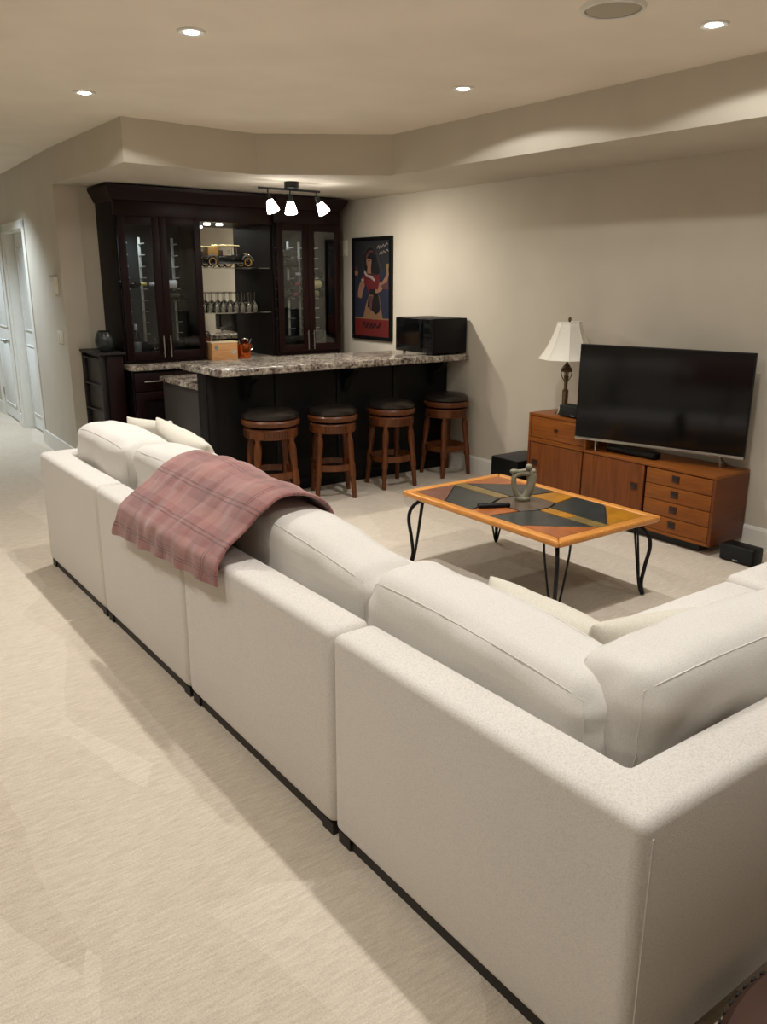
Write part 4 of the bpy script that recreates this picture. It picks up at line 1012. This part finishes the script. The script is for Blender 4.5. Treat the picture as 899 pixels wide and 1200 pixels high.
# local x = length, y = thickness, z = height ; rows along y are turned 90 degrees (local +y faces -x, the back)
def row_cush(label, y0, y1, seed, T=.23, Hh=.44, x=1.467, z=.655, tilt=-3, extra=0, **k):
    return back_cushion(label, y1-y0, T, Hh, (x, (y0+y1)/2, z), (R(tilt), R(extra), R(90)), seed, bs=1, **k)
row_cush('large back cushion in the near corner, nearest the camera on the long side', 1.06, 1.93, 3.0, T=.25, Hh=.375, z=.603, tap=.022)
row_cush('long back cushion between the near corner cushion and the pink throw', 1.945, 2.87, 5.0, T=.24, Hh=.40, z=.618, tap=.034)
row_cush('back cushion whose right half is under the pink throw', 2.88, 3.94, 8.0, T=.24, Hh=.45, z=.645)
row_cush('farthest back cushion on the long side, tucked into the far corner', 3.97, 4.77, 11.0, T=.26, Hh=.44, z=.645, x=1.452)
back_cushion('back cushion of the right return, box edged end toward the near corner', .86, .22, .40, (1.845, 1.062, .617), (R(3), 0, R(-2)), 17.0, puff=.045)
back_cushion('back cushion at the right picture edge on the return', .84, .22, .41, (2.70, 1.062, .63), (R(3), 0, 0), 19.0)

def pillow(label, W, T, loc, rot, seed, H=None):
    H = H or W; n = 16
    bm = bmesh.new(); s = Vector((seed*5.3, seed, -seed*2.7))
    def pt(i, j, sd):
        u, v = -1+2*i/n, -1+2*j/n
        k = max(0, (1-u*u))*max(0, (1-v*v))
        th = T/2*k**.42
        pin = 1-.07*(1-abs(u)**2)*abs(v)**4-0.0; pin2 = 1-.07*(1-abs(v)**2)*abs(u)**4
        p = Vector((u*W/2*pin2, sd*th, v*H/2*pin))
        p += Vector((0, 1, 0))*(noise.noise(Vector((u*1.8, sd, v*1.8))+s)*.016+noise.noise(Vector((u*5, sd, v*5))+s)*.005)*(k**.3)
        return p
    for sd in (-1, 1):
        g = [[bm.verts.new(pt(i, j, sd)) for j in range(n+1)] for i in range(n+1)]
        for i in range(n):
            for j in range(n): bm.faces.new((g[i][j], g[i+1][j], g[i+1][j+1], g[i][j+1]))
    bmesh.ops.remove_doubles(bm, verts=bm.verts[:], dist=.0006)
    t = thing('throw_pillow', label, 'pillow', (0, 0, 0), 'small throw pillows on the sofa')
    c = obj('pillow_cover', bm, 'pillow', t, smooth=0)
    for p in c.data.polygons: p.use_smooth = True
    md = c.modifiers.new('smooth', 'SUBSURF'); md.levels = 1; md.render_levels = 1
    t.location = loc; t.rotation_euler = rot; return t
pillow('square pillow by the far arm of the sofa, two corners standing up', .36, .14, (1.76, 4.71, .645), (R(10), R(0), R(-62)), 2.0, .45)
pillow('wide pillow leaning on the farthest cushions, in front of the far arm', .60, .17, (1.80, 4.28, .645), (R(18), R(8), R(-84)), 4.0, .46)
pillow('plump pillow leaning behind the near corner cushion', .50, .20, (1.75, 1.54, .56), (R(12), R(2), R(-90)), 6.0, .40)
pillow('pointed pillow leaning on the box edged cushion of the return', .46, .15, (1.87, 1.32, .565), (R(16), R(2), R(-12)), 9.0, .42)

# pink plaid throw over the back and the cushion
def throw():
    prof = curve([(1.120, 0, .545), (1.124, 0, .62), (1.132, 0, .680), (1.165, 0, .722), (1.235, 0, .775), (1.300, 0, .842), (1.375, 0, .890), (1.450, 0, .897), (1.525, 0, .872), (1.585, 0, .82), (1.615, 0, .74), (1.625, 0, .66)], 6)
    ny = 60; y0, y1 = 2.50, 3.53
    L = [0]
    for a, b in zip(prof, prof[1:]): L.append(L[-1]+(b-a).length)
    bm = bmesh.new(); uvl = bm.loops.layers.uv.new('UVMap'); g = []
    for j in range(ny+1):
        f = j/ny; row = []
        for i, p in enumerate(prof):
            s = L[i]/L[-1]
            y = y0+(y1-y0)*f+.03*(s-.5)*(1-2*f)+.012*math.sin(s*7+f*3)
            y -= .13*f*min(1, s*1.8)
            nx = prof[min(i+1, len(prof)-1)]-prof[max(i-1, 0)]; nrm = Vector((-nx.z, 0, nx.x)).normalized()
            q = Vector((p.x, y, p.z))
            hang = max(0, 1-s/.2)
            d = noise.noise(Vector((s*3.5, y*5.0, 1.7)))*.018+noise.noise(Vector((s*7, y*13, 4.1)))*.010+noise.noise(Vector((s*18, y*22, 9.1)))*.004
            d += hang*.006*math.sin(y*34)
            q += nrm*(max(-.004, d)+.004)
            q.z += hang*(.072*(1-f)+.006)
            row.append((bm.verts.new(q), (L[i], (y1-y0)*f)))
        g.append(row)
    for j in range(ny):
        for i in range(len(prof)-1):
            q = (g[j][i], g[j][i+1], g[j+1][i+1], g[j+1][i]); fc = bm.faces.new([v for v, _ in q])
            for lp, (_, uv) in zip(fc.loops, q): lp[uvl].uv = uv
    o = obj('throw_blanket', bm, 'plaid', None, smooth=0)
    for p in o.data.polygons: p.use_smooth = True
    md = o.modifiers.new('thickness', 'SOLIDIFY'); md.thickness = .014; md.offset = 1
    md = o.modifiers.new('smooth', 'SUBSURF'); md.levels = 1; md.render_levels = 1
    tag(o, 'pink plaid plush throw draped over the sofa back and cushion', 'blanket')
throw()

# brown round cushion on the floor at the lower right edge
FX, FY, FR = 1.52, .14, .565
t = thing('floor_cushion', 'dark brown round padded floor seat with stitched edge at the lower right corner', 'pouf', (FX, FY, 0))
obj('pad', lambda bm: add_lathe(bm, [(FR-.03, .0), (FR-.01, .02), (FR-.003, .08), (FR, .155), (FR-.02, .185), (FR-.08, .20), (.3, .212), (.01, .215)], (FX, FY, 0), 64), 'brownleather', t)
def stitch(bm):
    for k in range(110):
        a = 2*math.pi*k/110; c, q = math.cos(a), math.sin(a)
        for v in add_box(bm, -.002, .003, -.006, .006, .152, .162): v.co = Vector((FX+(FR-.001)*c+v.co.x*c-v.co.y*q, FY+(FR-.001)*q+v.co.x*q+v.co.y*c, v.co.z))
o = obj('stitched_edge', stitch, 'black', t); o['kind'] = 'stuff'
